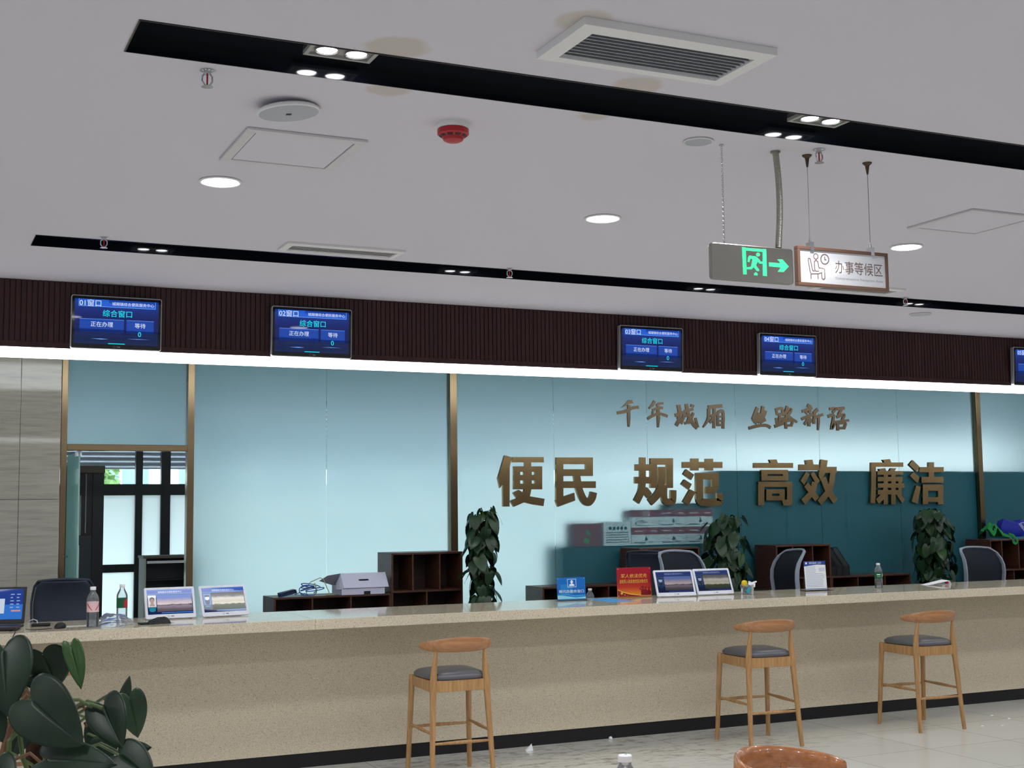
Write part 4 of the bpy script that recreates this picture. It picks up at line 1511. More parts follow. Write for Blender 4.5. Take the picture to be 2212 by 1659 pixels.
m.build('casing', M_NAVY, hb, bevel=0.004)
MB().tube([(-0.06, -0.054, 0.02), (-0.02, -0.058, 0.045), (0.05, -0.056, 0.06), (0.07, -0.052, 0.04)], 0.005, 7).build('power_cord', M_BLACK, hb, smooth=True)

# bags lying on the right tall unit
gb = thing('green_bag', 'crumpled green fabric bag hanging over the edge of the right tall shelf unit', 'bag', (11.66, 11.62, 1.4790))


def cloth_grid(nx, ny, fn):
    m = MB()
    vs = [fn(i / (nx - 1), j / (ny - 1)) for j in range(ny) for i in range(nx)]
    fs = [(j * nx + i, j * nx + i + 1, (j + 1) * nx + i + 1, (j + 1) * nx + i) for j in range(ny - 1) for i in range(nx - 1)]
    return m.add(vs, fs)


def lump(nx, ny, cx0, cy0, sx_, sy_, hfun, amp, seed):
    rr = random.Random(seed)
    ph = [rr.uniform(0, 6.28) for _ in range(8)]

    def fn(u, v):
        a, b2 = u * 2 - 1, v * 2 - 1
        hgt = hfun(a, b2)
        n_ = amp * (math.sin(7 * a + ph[0] + 2 * math.sin(5 * b2 + ph[1])) + 0.6 * math.sin(11 * b2 + ph[2] + 3 * a) + 0.4 * math.sin(17 * (a + b2) + ph[3]))
        return (cx0 + a * sx_ * (1 + 0.06 * math.sin(5 * b2 + ph[4])), cy0 + b2 * sy_ * (1 + 0.08 * math.sin(6 * a + ph[5])), max(0.001, hgt + n_ * min(1, hgt * 18)))
    return cloth_grid(nx, ny, fn)


lump(22, 14, -0.03, 0.03, 0.16, 0.11, lambda a, b2: 0.15 * max(0, 1 - abs(a + 0.45) ** 1.2 - 0.45 * b2 * b2) * (1 - 0.2 * a), 0.016, 3).build('bag_body', M_GREENBAG, gb, smooth=True, sharp=70)
MB().band([(0.00, -0.02, 0.03), (0.05, -0.06, 0.015), (0.08, -0.080, -0.005), (0.12, -0.082, -0.06), (0.165, -0.082, -0.085), (0.185, -0.081, -0.05), (0.15, -0.066, 0.012), (0.11, -0.02, 0.03)], 0.04, [(0, 0, 1), (0, 0.3, 1), (0, 0.6, 0.8), (0.7, 0, 0.7), (0.9, 0, 0.4), (0.7, 0, 0.7), (0, 0.5, 1), (0, 0, 1)], 0.003).build('bag_strap', M_GREENBAG, gb)
MB().band([(-0.15, -0.06, 0.02), (-0.165, -0.06, 0.10), (-0.14, -0.05, 0.135), (-0.125, -0.05, 0.09)], 0.02, (0, 1, 0), 0.003).build('bag_handle', M_BLACK, gb)
bb_ = thing('blue_bag', 'blue fabric bag with a white emblem at the right picture edge', 'bag', (11.95, 11.72, 1.478))
rb = random.Random(9)
prof_ = [(-0.20, 0.03), (-0.21, 0.12), (-0.17, 0.215), (-0.09, 0.19), (0.03, 0.17), (0.06, 0.205), (0.14, 0.18), (0.24, 0.17), (0.19, 0.08), (0.16, 0.02), (0.05, 0.0), (-0.08, 0.0)]
front = [(x, -0.06 - 0.02 * math.sin(9 * x + 4 * z), z) for x, z in prof_]
back = [(x * 0.9, 0.07, z * 0.85) for x, z in prof_]
m = MB()
n_ = len(prof_)
cv = [(x * 0.5, -0.105 + 0.01 * math.sin(20 * x), 0.1 + (z - 0.1) * 0.5) for x, z in prof_]
m.add(front + back + cv + [(0.0, -0.11, 0.1), (0.0, 0.08, 0.09)], [])
for i in range(n_):
    j = (i + 1) % n_
    m.f += [(i, j, n_ + j, n_ + i), (j, i, 2 * n_ + i, 2 * n_ + j), (2 * n_ + j, 2 * n_ + i, 3 * n_), (n_ + i, n_ + j, 3 * n_ + 1)]
    m.m += [0, 0, 0, 0]
m.build('bag_body', M_BLUEBAG, bb_, smooth=True, sharp=50)
em_ = MB()
FB = Frame((0.05, -0.118, 0.105))
for q in range(3):
    stroke2d(em_, [(-0.06 - q * 0.016 + 0.03, 0.055 - q * 0.003), (0.0, 0.02 - q * 0.02), (0.045, -0.025 - q * 0.018)], 0.0045, FB, None, 0)
stroke2d(em_, [(-0.03, 0.055), (0.055, 0.06), (0.045, -0.02)], 0.0045, FB, None, 0)
stroke2d(em_, [(0.02, 0.045), (0.04, 0.045), (0.038, 0.01), (0.02, 0.045)], 0.005, FB, None, 0)
em_.build('emblem', M_PAPER, bb_)
for i, (x0, x1, mt, lb) in enumerate(((11.56, 12.10, M_CARTW, 'flat pale paper pile under the green and blue bags'), (11.60, 12.13, M_LBLUE, 'flat light blue plastic bag under the dark blue bag'))):
    o = lump(18, 8, 0, 0, (x1 - x0) / 2, 0.12, lambda a, b2: 0.009 * max(0, 1 - a ** 6) * max(0, 1 - b2 ** 6), 0.0012, 20 + i)
    tag(o.build('flat_pile', mt, loc=((x0 + x1) / 2 - (0.01 if i else 0), 11.70, 1.4525 + i * 0.0125), local=True, smooth=True), lb, 'pile')

# ================================================================== office chairs behind the counter
def office_chair(loc, rotz, label, shell=False):
    t = thing('office_chair', label, 'office chair', loc, rotz, group='office chairs behind the counter')
    # chair faces -y (towards the counter) at rotation 0; back mesh S-shaped in profile
    zs = [0.50, 0.60, 0.70, 0.80, 0.90, 0.98, 1.05]
    prof = [(0.50, 0.150), (0.60, 0.185), (0.70, 0.200), (0.80, 0.190), (0.88, 0.195), (0.95, 0.220), (1.01, 0.262), (1.045, 0.300), (1.055, 0.312)]
    hwid = [0.205, 0.222, 0.232, 0.238, 0.238, 0.228, 0.215, 0.190, 0.165]
    def pt(i, s, curve=0.05):
        z, y = prof[i]
        return Vector((hwid[i] * s, y - curve * s * s, z))
    g = []
    ncol = 11
    for i in range(len(prof)):
        for k_ in range(ncol):
            s = -0.93 + 1.86 * k_ / (ncol - 1)
            g.append(pt(i, s))
    mb = MB().add(g, [(i * ncol + k_, i * ncol + k_ + 1, (i + 1) * ncol + k_ + 1, (i + 1) * ncol + k_) for i in range(len(prof) - 1) for k_ in range(ncol - 1)])
    o = mb.build('back_mesh', M_MESHBACK if shell else M_MESHB, t, smooth=True)
    md = o.modifiers.new('solid', 'SOLIDIFY')
    md.thickness = 0.012
    loop = [pt(i, -1) for i in range(len(prof))] + [pt(8, s) + Vector((0, 0.006, 0.012 * (1 - s * s))) for s in (-0.6, -0.2, 0.2, 0.6)] + [pt(i, 1) for i in reversed(range(len(prof)))]
    dirs = []
    for i, p_ in enumerate(loop):
        ff = 0.0
        dirs.append(Vector((0, 1, 0.25)) if i < 7 or i > len(loop) - 8 else Vector((0, 0.9, 0.5)))
    MB().band(loop, [0.046 if (i < 8 or i > len(loop) - 9) else 0.024 for i in range(len(loop))], dirs, 0.016).build('back_frame', M_MESHBACK if shell else M_CHFRAME, t, smooth=True, bevel=0.004)
    sg = MB()
    sg.add([(-0.23, -0.26, 0.44), (0.23, -0.26, 0.44), (0.24, 0.2, 0.44), (-0.24, 0.2, 0.44), (-0.23, -0.26, 0.50), (0.23, -0.26, 0.50), (0.24, 0.2, 0.50), (-0.24, 0.2, 0.50)], [(0, 3, 2, 1), (4, 5, 6, 7), (0, 1, 5, 4), (1, 2, 6, 5), (2, 3, 7, 6), (3, 0, 4, 7)])
    sg.build('seat', M_MESHB, t, bevel=0.025, seg=3)
    MB().tube([(0, 0.1, 0.40), (0, 0.21, 0.44), (0, 0.24, 0.62)], 0.02, 8).build('back_support', M_BLACK, t, smooth=True)
    for s in (-1, 1):
        MB().tube([(s * 0.25, 0.08, 0.43), (s * 0.29, 0.08, 0.50), (s * 0.29, 0.05, 0.66)], 0.014, 8).box(s * 0.29 - 0.03, s * 0.29 + 0.03, -0.14, 0.10, 0.662, 0.69).build('armrest', M_BLACK, t)
    MB().tube([(0, 0, 0.08), (0, 0, 0.435)], 0.026, 12).build('gas_lift', M_CHROME, t, smooth=True)
    st = MB()
    for q in range(5):
        a = q / 5 * 6.283
        st.tube([(0, 0, 0.09), (0.29 * math.cos(a), 0.29 * math.sin(a), 0.062)], [0.024, 0.016], 8)
    st.build('star_base', M_BLACK, t)
    for q in range(5):
        a = q / 5 * 6.283
        MB().lathe([(0.0, -0.012), (0.028, -0.010), (0.028, 0.010), (0.0, 0.012)], (0.29 * math.cos(a), 0.29 * math.sin(a), 0.028), 14, axis='Y').build('caster', M_BLACK, t)
    return t


office_chair((1.20, 11.0, ZP), math.radians(172), 'dark office chair seen from behind, between laptop and left water bottle', shell=True)
oc1 = office_chair((6.74, 11.17, ZP), math.radians(128), 'dark grey office chair turned aside behind the red desk sign', shell=True)
oc2 = office_chair((6.74, 10.52, ZP), math.radians(4), 'office chair with pale back frame behind the two right desk tablets')
oc3 = office_chair((7.85, 10.86, ZP), math.radians(-98), 'office chair with pale back frame turned sideways, left of the paper stand')
oc4 = office_chair((10.63, 10.68, ZP), math.radians(4), 'office chair with pale back frame facing out, rightmost behind the counter')

for o_, k_, kx in ((oc1, 1.08, 1.08), (oc2, 1.08, 1.04), (oc3, 1.06, 1.06), (oc4, 1.03, 1.22)):
    o_.scale = (kx, k_, k_)

# ================================================================== potted climbing plants behind the counter
HEART = [(0.0, 0.0), (0.10, -0.13), (0.26, -0.19), (0.42, -0.12), (0.50, 0.08), (0.485, 0.32), (0.38, 0.58), (0.20, 0.82), (0.06, 0.95), (0.0, 1.0)]


def leaf_geo(mb, base, tip, normal, wid, m=0, fold=0.18, droop=0.12, nl=14, nw=5, lobe=1.0):
    """heart shaped leaf from its stalk end (the notch) to its tip, with rounded lobes"""
    base, tip = Vector(base), Vector(tip)
    t_ = tip - base
    L_ = t_.length
    t_.normalize()
    nn = Vector(normal)
    nn = nn - t_ * nn.dot(t_)
    if nn.length < 1e-4:
        nn = t_.orthogonal()
    nn.normalize()
    sd_ = t_.cross(nn)
    half = []
    for i in range(nl + 1):
        f = i / nl * (len(HEART) - 1)
        k0 = min(int(f), len(HEART) - 2)
        q = f - k0
        p0, p1, p2, p3 = HEART[max(k0 - 1, 0)], HEART[k0], HEART[k0 + 1], HEART[min(k0 + 2, len(HEART) - 1)]
        half.append([0.5 * (2 * p1[d] + (p2[d] - p0[d]) * q + (2 * p0[d] - 5 * p1[d] + 4 * p2[d] - p3[d]) * q * q + (3 * p1[d] - p0[d] - 3 * p2[d] + p3[d]) * q ** 3) for d in (0, 1)])
    vs, fs = [], []
    for side in (1, -1):
        k = len(vs)
        for i, (ox, oy) in enumerate(half):
            ym = 0.03 + 0.95 * i / nl * max(0.15, oy if oy > 0 else 0.0) if i < nl else 1.0
            for j in range(nw + 1):
                q = j / nw
                x = ox * q
                y = ym + (oy - ym) * q
                if y < 0:
                    y *= lobe
                h = fold * x * wid * (1.0 - 0.45 * q) - droop * L_ * max(0.0, y) ** 2 - 0.02 * L_ * q * q
                vs.append(base + t_ * (y * L_) + sd_ * (side * x * wid) + nn * h)
        w1 = nw + 1
        for i in range(nl):
            for j in range(nw):
                a = (k + i * w1 + j, k + i * w1 + j + 1, k + (i + 1) * w1 + j + 1, k + (i + 1) * w1 + j)
                fs.append(a if side < 0 else a[::-1])
    return mb.add(vs, fs, m)


def totem_plant(loc, ztop, rad, n, seed, label, top_leaf=True, clump=1.0):
    rr = random.Random(seed)
    x, y = loc
    t = thing('potted_plant', label, 'plant', (x, y, ZP), group='climbing plants along the glass')
    MB().lathe([(0.10, 0.0), (0.12, 0.02), (0.145, 0.26), (0.155, 0.28), (0.145, 0.28), (0.13, 0.25), (0.0, 0.25)], n=28).build('pot', M_POT, t, smooth=True)
    MB().lathe([(0.129, 0.2505), (0.10, 0.262), (0.0, 0.265)], n=20).build('soil', M_SOIL, t)
    H = ztop - ZP
    MB().tube([(0, 0, 0.2), (0.005, 0, H * 0.6), (0, 0, H - 0.12)], [0.035, 0.033, 0.03], 12).build('coir_pole', M_COIR, t)
    fo, st = MB(), MB()
    for i in range(n):
        q = (i + rr.random()) / n
        z = 0.32 + (H - 0.36) * q
        a = rr.uniform(0, 2 * math.pi)
        taper = (0.55 + 0.45 * math.sin(math.pi * min(1, 0.15 + 0.95 * (1 - q)) ** 0.8)) * clump
        r0 = rad * rr.uniform(0.45, 1.0) * taper
        ob = Vector((math.cos(a), math.sin(a), 0))
        p = ob * r0 + Vector((0, 0, z + rr.uniform(-0.02, 0.04)))
        L_ = rr.uniform(0.10, 0.165)
        out_ = ob * rr.uniform(0.1, 0.6) + Vector((rr.uniform(-0.4, 0.4), rr.uniform(-0.4, 0.4), -rr.uniform(0.5, 1.1)))
        out_.normalize()
        nrm = ob + Vector((rr.uniform(-0.3, 0.3), rr.uniform(-0.3, 0.3), rr.uniform(0.1, 0.8)))
        leaf_geo(fo, p, p + out_ * L_, nrm, L_ * rr.uniform(0.72, 0.9), 1 if rr.random() < 0.06 else 0, rr.uniform(0.05, 0.3), rr.uniform(0.05, 0.2), 9, 2)
        st.tube([ob * 0.03 + Vector((0, 0, z - 0.08)), ob * r0 * 0.6 + Vector((0, 0, z + 0.015)), p], 0.003, 5)
    if top_leaf:
        for k_ in range(4):
            a = rr.uniform(0, 6.28)
            p = Vector((0.03 * math.cos(a), 0.03 * math.sin(a), H - 0.10 + 0.03 * k_))
            leaf_geo(fo, p, p + Vector((0.05 * math.cos(a), 0.05 * math.sin(a), -0.07)), (math.cos(a), math.sin(a) - 0.6, 0.5), 0.075, 1, 0.15, 0.1, 9, 2)
        st.tube([(0, 0, H - 0.13), (0.01, 0.0, H - 0.05), (-0.015, 0, H)], [0.005, 0.004, 0.001], 6)
        leaf_geo(fo, (0.005, 0, H - 0.06), (-0.015, -0.02, H), (0.3, -1, 0), 0.02, 1, 0.4, 0, 9, 2)
    fo.build('foliage', [M_LEAF, M_LEAFY], t, smooth=True, sharp=80)
    st.build('stems', M_STEM, t)
    return t


totem_plant((4.93, 11.30), 1.88, 0.16, 165, 11, 'tall climbing pot plant beside the gold post, right of the tall shelf unit')
totem_plant((7.83, 11.60), 1.80, 0.21, 190, 23, 'bushy climbing pot plant in front of the steel cupboard, behind the pen cup', clump=1.1)
totem_plant((10.54, 11.50), 1.82, 0.22, 230, 37, 'dense climbing pot plant under the last gold character', clump=1.1)

# ================================================================== things on the counter
ZI = ZT + 0.0006


def bottle(loc, h, r, label, kind, fill=0.35):
    t = thing('water_bottle', label, 'bottle', loc, 0.3, group='plastic water bottles')
    k = h / 0.225
    body = [(0.0, 0.004), (r * 0.6, 0.002), (r * 0.92, 0.0), (r, 0.008)]
    zz = 0.012
    z_lab0, z_lab1 = 0.085 * k, 0.145 * k
    i = 0
    while zz < z_lab0 - 0.004:
        body.append((r * (0.93 if i % 2 else 1.0), zz))
        zz += 0.0075 * k
        i += 1
    body += [(r * 0.97, z_lab0), (r * 0.97, z_lab1), (r, z_lab1 + 0.004), (r * 0.96, 0.162 * k), (r * 0.78, 0.178 * k), (r * 0.52, 0.193 * k), (r * 0.42, 0.200 * k), (r * 0.42, 0.207 * k)]
    MB().lathe(body, n=24).build('bottle_body', M_PET, t, smooth=True, sharp=60)
    MB().lathe([(0.0, 0.2072 * k), (r * 0.47, 0.2072 * k), (r * 0.48, 0.209 * k), (r * 0.48, 0.223 * k), (r * 0.44, 0.225 * k), (0.0, 0.225 * k)], n=24).build('cap', M_CAP, t, smooth=True)
    MB().lathe([(0.0, 0.006), (r * 0.85, 0.006), (r * 0.88, fill * h), (0.0, fill * h)], n=20).build('water', M_WATER, t, smooth=True)
    if kind:
        z0_, z1_ = z_lab0 + 0.001, z_lab1 - 0.001
        lb = MB()
        lb.lathe([(r * 0.985, z0_), (r * 0.985, z1_)], n=32, m=0)
        lb.f = lb.f[:32]
        lb.m = lb.m[:32]
        if kind == 'red':
            mats_ = [M_LABP, M_LABR]
            for s in (-1, 1):
                pts_ = []
                for q in range(5):
                    a = math.radians(-107 + s * (14 + q * 14))
                    za = z0_ + 0.008 + (z1_ - z0_) * 0.15 * q
                    pts_.append((Vector((math.cos(a), math.sin(a), 0)) * (r * 1.0) + Vector((0, 0, za)), Vector((math.cos(a), math.sin(a), 0)) * (r * 1.0) + Vector((0, 0, za + 0.006 + 0.0022 * q))))
                for q in range(4):
                    lb.quad(pts_[q][0], pts_[q + 1][0], pts_[q + 1][1], pts_[q][1], 1)
        elif kind == 'green_red':
            mats_ = [M_LABG, M_LABR]
            for q in range(4):
                a0, a1 = math.radians(-95 + q * 13), math.radians(-95 + (q + 1) * 13)
                c_ = lambda a, z: (math.cos(a) * r * 1.0, math.sin(a) * r * 1.0, z)
                lb.quad(c_(a0, z0_ + 0.004), c_(a1, z0_ + 0.004), c_(a1, z1_ - 0.014 + 0.004 * (q % 3)), c_(a0, z1_ - 0.014 + 0.004 * (q % 3)), 1)
        else:
            mats_ = [M_LABG, M_LABW]
            c_ = lambda a, z: (math.cos(math.radians(a)) * r * 1.0, math.sin(math.radians(a)) * r * 1.0, z)
            for a in range(-170, -120, 10):
                lb.quad(c_(a, z0_ + 0.033), c_(a + 10, z0_ + 0.033), c_(a + 10, z0_ + 0.041), c_(a, z0_ + 0.041), 1)
                lb.quad(c_(a, z0_ + 0.018), c_(a + 10, z0_ + 0.018), c_(a + 10, z0_ + 0.020), c_(a, z0_ + 0.020), 1)
            for a in (-86, -76):
                lb.quad(c_(a, z0_ + 0.016), c_(a + 8, z0_ + 0.016), c_(a + 8, z0_ + 0.045), c_(a, z0_ + 0.045), 1)
        lb.build('label_wrap', mats_, t)
    return t


bottle((1.188, 9.235, ZI), 0.268, 0.040, 'water bottle with pale label and two red flashes, left on the counter', 'red', 0.40)
bottle((1.425, 9.56, ZI), 0.262, 0.038, 'water bottle with green and red label in front of the doorway', 'green_red', 0.10)
bottle((8.130, 9.60, ZI), 0.225, 0.037, 'water bottle with a green label standing alone at the right of the counter', 'green', 0.22)
bottle((5.40, 10.08, 0.9655), 0.212, 0.036, 'small water bottle peeking up behind the counter edge, right of the blue sign', None, 0.5)

# desk tablets
E_TABBAR = em('tablet_bar', (24, 70, 176), 0.9)
E_TABBG = em('tablet_navy', (22, 40, 96), 0.6)
E_TABLN = em('tablet_line', (70, 140, 230), 0.9)
E_TABTX = em('tablet_white', (226, 232, 250), 0.95)
E_TEAL = em('tablet_teal', (24, 140, 160), 0.85)
E_IDBG = em('photo_pale', (220, 224, 236), 0.9)
E_SKIN = em('photo_skin', (196, 170, 156), 0.8)
E_HAIR = em('photo_dark', (52, 52, 60), 0.7)
E_BLU2 = em('figure_blue', (96, 136, 214), 0.8)


def landscape(name, kind, dim):
    """picture shown on a tablet: dusk lake or stormy field, drawn by position"""
    m = mat(name, (0, 0, 0), 0.12, spec=0.5)
    nt, N, L, b = nodes_of(m)
    v = coords(nt, (1, 1, 1))
    sx_ = N.new('ShaderNodeSeparateXYZ')
    L.new(v, sx_.inputs[0])
    mr_ = N.new('ShaderNodeMapRange')
    mr_.inputs[1].default_value = 0.045
    mr_.inputs[2].default_value = 0.175
    L.new(sx_.outputs['Z'], mr_.inputs[0])
    if kind == 'lake':
        st_ = [(0.0, (70, 62, 66)), (0.2, (98, 84, 92)), (0.36, (150, 134, 152)), (0.43, (92, 76, 84)), (0.47, (228, 214, 214)), (0.62, (196, 178, 196)), (0.80, (110, 132, 206)), (1.0, (84, 120, 214))]
        sc_ = (7, 1, 34)
    else:
        st_ = [(0.0, (52, 58, 40)), (0.30, (70, 78, 56)), (0.345, (92, 96, 78)), (0.38, (236, 228, 204)), (0.50, (206, 198, 180)), (0.66, (226, 222, 210)), (0.80, (110, 104, 104)), (1.0, (60, 58, 64))]
        sc_ = (9, 1, 40)
    nz = noise(nt, coords(nt, sc_), 2.2, 6, 0.65)
    ad = N.new('ShaderNodeMath')
    ad.operation = 'MULTIPLY_ADD'
    L.new(nz, ad.inputs[0])
    ad.inputs[1].default_value = 0.22
    L.new(mr_.outputs[0], ad.inputs[2])
    sb = N.new('ShaderNodeMath')
    sb.operation = 'SUBTRACT'
    L.new(ad.outputs[0], sb.inputs[0])
    sb.inputs[1].default_value = 0.11
    r_ = ramp(nt, st_)
    L.new(sb.outputs[0], r_.inputs[0])
    L.new(r_.outputs[0], b.inputs['Emission Color'])
    b.inputs['Emission Strength'].default_value = dim
    return m


def desk_tablet(loc, rotz, label, kind, dim, portrait, h=0.235):
    t = thing('desk_tablet', label, 'tablet', loc, rotz, group='white desk tablets on the counter')
    lean = math.radians(24)
    hw = 0.178
    FT = Frame((0, -0.045, 0.008), (1, 0, 0), (0, math.sin(lean), math.cos(lean)))
    o = []
    for cx0, cy0, a0 in ((hw, h, 0), (-hw, h, 90), (-hw, 0, 180), (hw, 0, 270)):
        for q in range(5):
            a = math.radians(a0 + q * 22.5)
            o.append((cx0 - math.copysign(0.012, cx0) + 0.012 * math.cos(a), (h - 0.012 if cy0 else 0.012) + 0.012 * math.sin(a)))
    MB().prism(o, FT, -0.014, 0.0).build('casing', M_WPLASTIC, t, bevel=0.003)
    MB().prism([(-0.12, 0.03), (0.12, 0.03), (0.08, 0.14), (-0.08, 0.14)], Frame(FT.o, FT.u, FT.v), -0.022, -0.0145).build('rear_housing', M_WPLASTIC, t)
    MB().add([(-0.12, -0.03, 0.0), (0.12, -0.03, 0.0), (0.12, 0.10, 0.0), (-0.12, 0.10, 0.0), (-0.12, -0.028, 0.010), (0.12, -0.028, 0.010), (0.12, 0.10, 0.008), (-0.12, 0.10, 0.008)], [(0, 3, 2, 1), (4, 5, 6, 7), (0, 1, 5, 4), (1, 2, 6, 5), (2, 3, 7, 6), (3, 0, 4, 7)]).build('foot', M_WPLASTIC, t)
    s = MB()
    X0, X1, Z0, Z1 = -hw + 0.018, hw - 0.018, 0.032, h - 0.018
    P = lambda a, b2: (X0 + a * (X1 - X0), Z1 - b2 * (Z1 - Z0))

    def rc(a0, b0, a1, b1, hh_, m):
        p0, p1 = P(a0, b0), P(a1, b1)
        s.rect(FT, p0[0], p1[0], p1[1], p0[1], hh_, m)
    pic = landscape('picture_%s_%d' % (kind, int(dim * 100)), kind, dim)
    sc_ = dim
    mats_ = [E_TABBG if dim > 0.6 else em('tablet_navy_dim', (24, 34, 66), 0.8), E_TABBAR if dim > 0.6 else em('tablet_bar_dim', (30, 48, 108), 0.85), E_TABLN if dim > 0.6 else em('tablet_line_dim', (48, 76, 140), 0.8), E_TABTX if dim > 0.6 else em('tablet_white_dim', (150, 164, 200), 0.9), E_TEAL if dim > 0.6 else em('tablet_teal_dim', (30, 60, 96), 0.8), E_IDBG if portrait else (E_BLU2 if dim > 0.6 else em('figure_dim', (44, 72, 116), 0.8)), E_SKIN if portrait else (E_TABTX if dim > 0.6 else em('tablet_white_dim', (150, 164, 200), 0.9)), E_HAIR, pic, M_BLACK]
    s.rect(FT, X0, X1, Z0, Z1, 0.0006, 0)
    rc(0.0, 0.0, 1.0, 0.19, 0.0008, 1)
    rc(0.01, 0.03, 0.99, 0.045, 0.0009, 2)
    rc(0.0, 0.165, 1.0, 0.19, 0.0009, 2)
    rc(0.3, 0.93, 1.0, 0.96, 0.0009, 2)
    p0, p1 = P(0.24, 0.105), P(0.77, 0.105)
    s.text('城厢镇综合便民服务中心', FT, (p0[0] + p1[0]) / 2, p0[1], 0.0011, width=p1[0] - p0[0], m=3)
    rc(0.21, 0.22, 0.985, 0.90, 0.0009, 8)
    rc(0.015, 0.22, 0.195, 0.70, 0.0009, 5)
    c0 = P(0.105, 0.44)
    if portrait:
        s.disc(FT, c0[0], c0[1] + 0.006, 0.0165, 0.0011, 7, 20, 0.02)
        s.disc(FT, c0[0], c0[1] - 0.001, 0.0145, 0.0013, 6, 20, 0.019)
        s.flat([(c0[0] - 0.007, c0[1] - 0.01), (c0[0] + 0.007, c0[1] - 0.01), (c0[0] + 0.02, c0[1] - 0.042), (c0[0] - 0.02, c0[1] - 0.042)], FT, 0.0012, 6)
        rc(0.02, 0.72, 0.19, 0.76, 0.0010, 4)
        p0 = P(0.105, 0.82)
        s.disc(FT, p0[0], p0[1], 0.023, 0.0010, 4, 20, 0.014)
    else:
        # plain uniformed bust in outline
        s.disc(FT, c0[0], c0[1] + 0.006, 0.016, 0.0011, 6, 20, 0.017)
        s.flat([(c0[0] - 0.018, c0[1] + 0.013), (c0[0] + 0.018, c0[1] + 0.013), (c0[0] + 0.014, c0[1] + 0.027), (c0[0] - 0.014, c0[1] + 0.027)], FT, 0.0013, 7)
        s.flat([(c0[0] - 0.020, c0[1] - 0.012), (c0[0] + 0.020, c0[1] - 0.012), (c0[0] + 0.012, c0[1] - 0.044), (c0[0] - 0.012, c0[1] - 0.044)], FT, 0.0012, 7)
        rc(0.05, 0.73, 0.16, 0.78, 0.0010, 4)
    s.build('display', mats_, t)
    mk = MB()
    stroke2d(mk, ring_(-0.016, 0.016, 0.0062, 0.0062, 8), 0.0016, FT, None, 0.0006)
    mk.rect(FT, 0.0, 0.022, 0.0125, 0.0195, 0.0006)
    mk.build('maker_mark', M_MARK, t)
    MB().disc(FT, 0.0, h - 0.008, 0.0018, 0.0006, n=10).build('camera_eye', M_BLACK, t)
    return t


desk_tablet((1.775, 9.665, ZI), math.radians(1), 'white desk tablet with a portrait and dusk lake picture, leftmost of the four', 'lake', 0.85, True)
desk_tablet((2.165, 9.68, ZI), math.radians(9), 'white desk tablet with stormy field picture, in front of the plain pale glass', 'storm', 0.85, False)
desk_tablet((5.990, 9.655, ZI), math.radians(-10), 'white desk tablet with dimmed dusk picture beside the red sign', 'lake', 0.45, False)
desk_tablet((6.385, 9.665, ZI), math.radians(-4), 'white desk tablet with dimmed stormy picture beside the pen cup', 'storm', 0.45, False)

# standing signs
S_BLUE = mat('sign_blue', (14, 110, 196), 0.25)
S_BLUE2 = mat('sign_blue_pale', (64, 160, 224), 0.25)
S_CYAN = mat('sign_cyan', (150, 222, 240), 0.3)
S_WHITE = mat('sign_print_white', (232, 244, 252), 0.4)
sg = thing('blue_sign', 'blue standing sign with a white person symbol on the counter', 'desk sign', (5.035, 9.715, ZI), math.radians(-4))
F0 = Frame((0, 0, 0.002), (1, 0, 0), (0, 0.10, 0.995))
MB().box(-0.132, 0.132, -0.035, 0.05, 0.0, 0.002).build('acrylic_base', M_ACRYL, sg)
MB().prism([(-0.132, 0.0), (0.132, 0.0), (0.132, 0.192), (-0.132, 0.192)], F0, -0.003, 0.0).build('acrylic_panel', M_ACRYL, sg)
pr = MB()
pr.rect(F0, -0.126, 0.126, 0.006, 0.187, 0.0003, 0)
pr.build('print_sheet', [S_BLUE], sg)
pr = MB()
h_ = 0.0006
pr.flat([(-0.126, 0.012), (-0.126, 0.045), (-0.05, 0.036), (0.04, 0.022), (0.126, 0.028), (0.126, 0.012)], F0, h_, 1)
pr.flat([(-0.126, 0.04), (-0.04, 0.042), (0.04, 0.028), (0.126, 0.034), (0.126, 0.042), (0.03, 0.04), (-0.04, 0.05), (-0.126, 0.05)], F0, h_ * 1.2, 2)
pr.rect(F0, -0.095, 0.01, 0.05, 0.13, h_, 3)
ro = [(-0.032, 0.108), (0.044, 0.108), (0.044, 0.172), (-0.032, 0.172), (-0.032, 0.108)]
stroke2d(pr, ro, 0.003, F0, None, h_ * 1.6, 4)
pr.disc(F0, 0.006, 0.150, 0.0115, h_ * 1.8, 4, 20, 0.0145)
pr.flat([(-0.018, 0.116), (0.030, 0.116), (0.028, 0.128), (0.014, 0.135), (-0.002, 0.135), (-0.016, 0.128)], F0, h_ * 1.8, 4)
pr.text('帮代办服务窗口', F0, 0.0, 0.073, h_ * 2, width=0.222, height=0.025, m=4)
for x_ in (-0.118, 0.118):
    pr.disc(F0, x_, 0.178, 0.0028, h_ * 2, 4, 10)
pr.build('sign_graphics', [S_BLUE, S_CYAN, S_BLUE2, mat('sign_blue_mid', (34, 134, 210), 0.25), S_WHITE], sg)

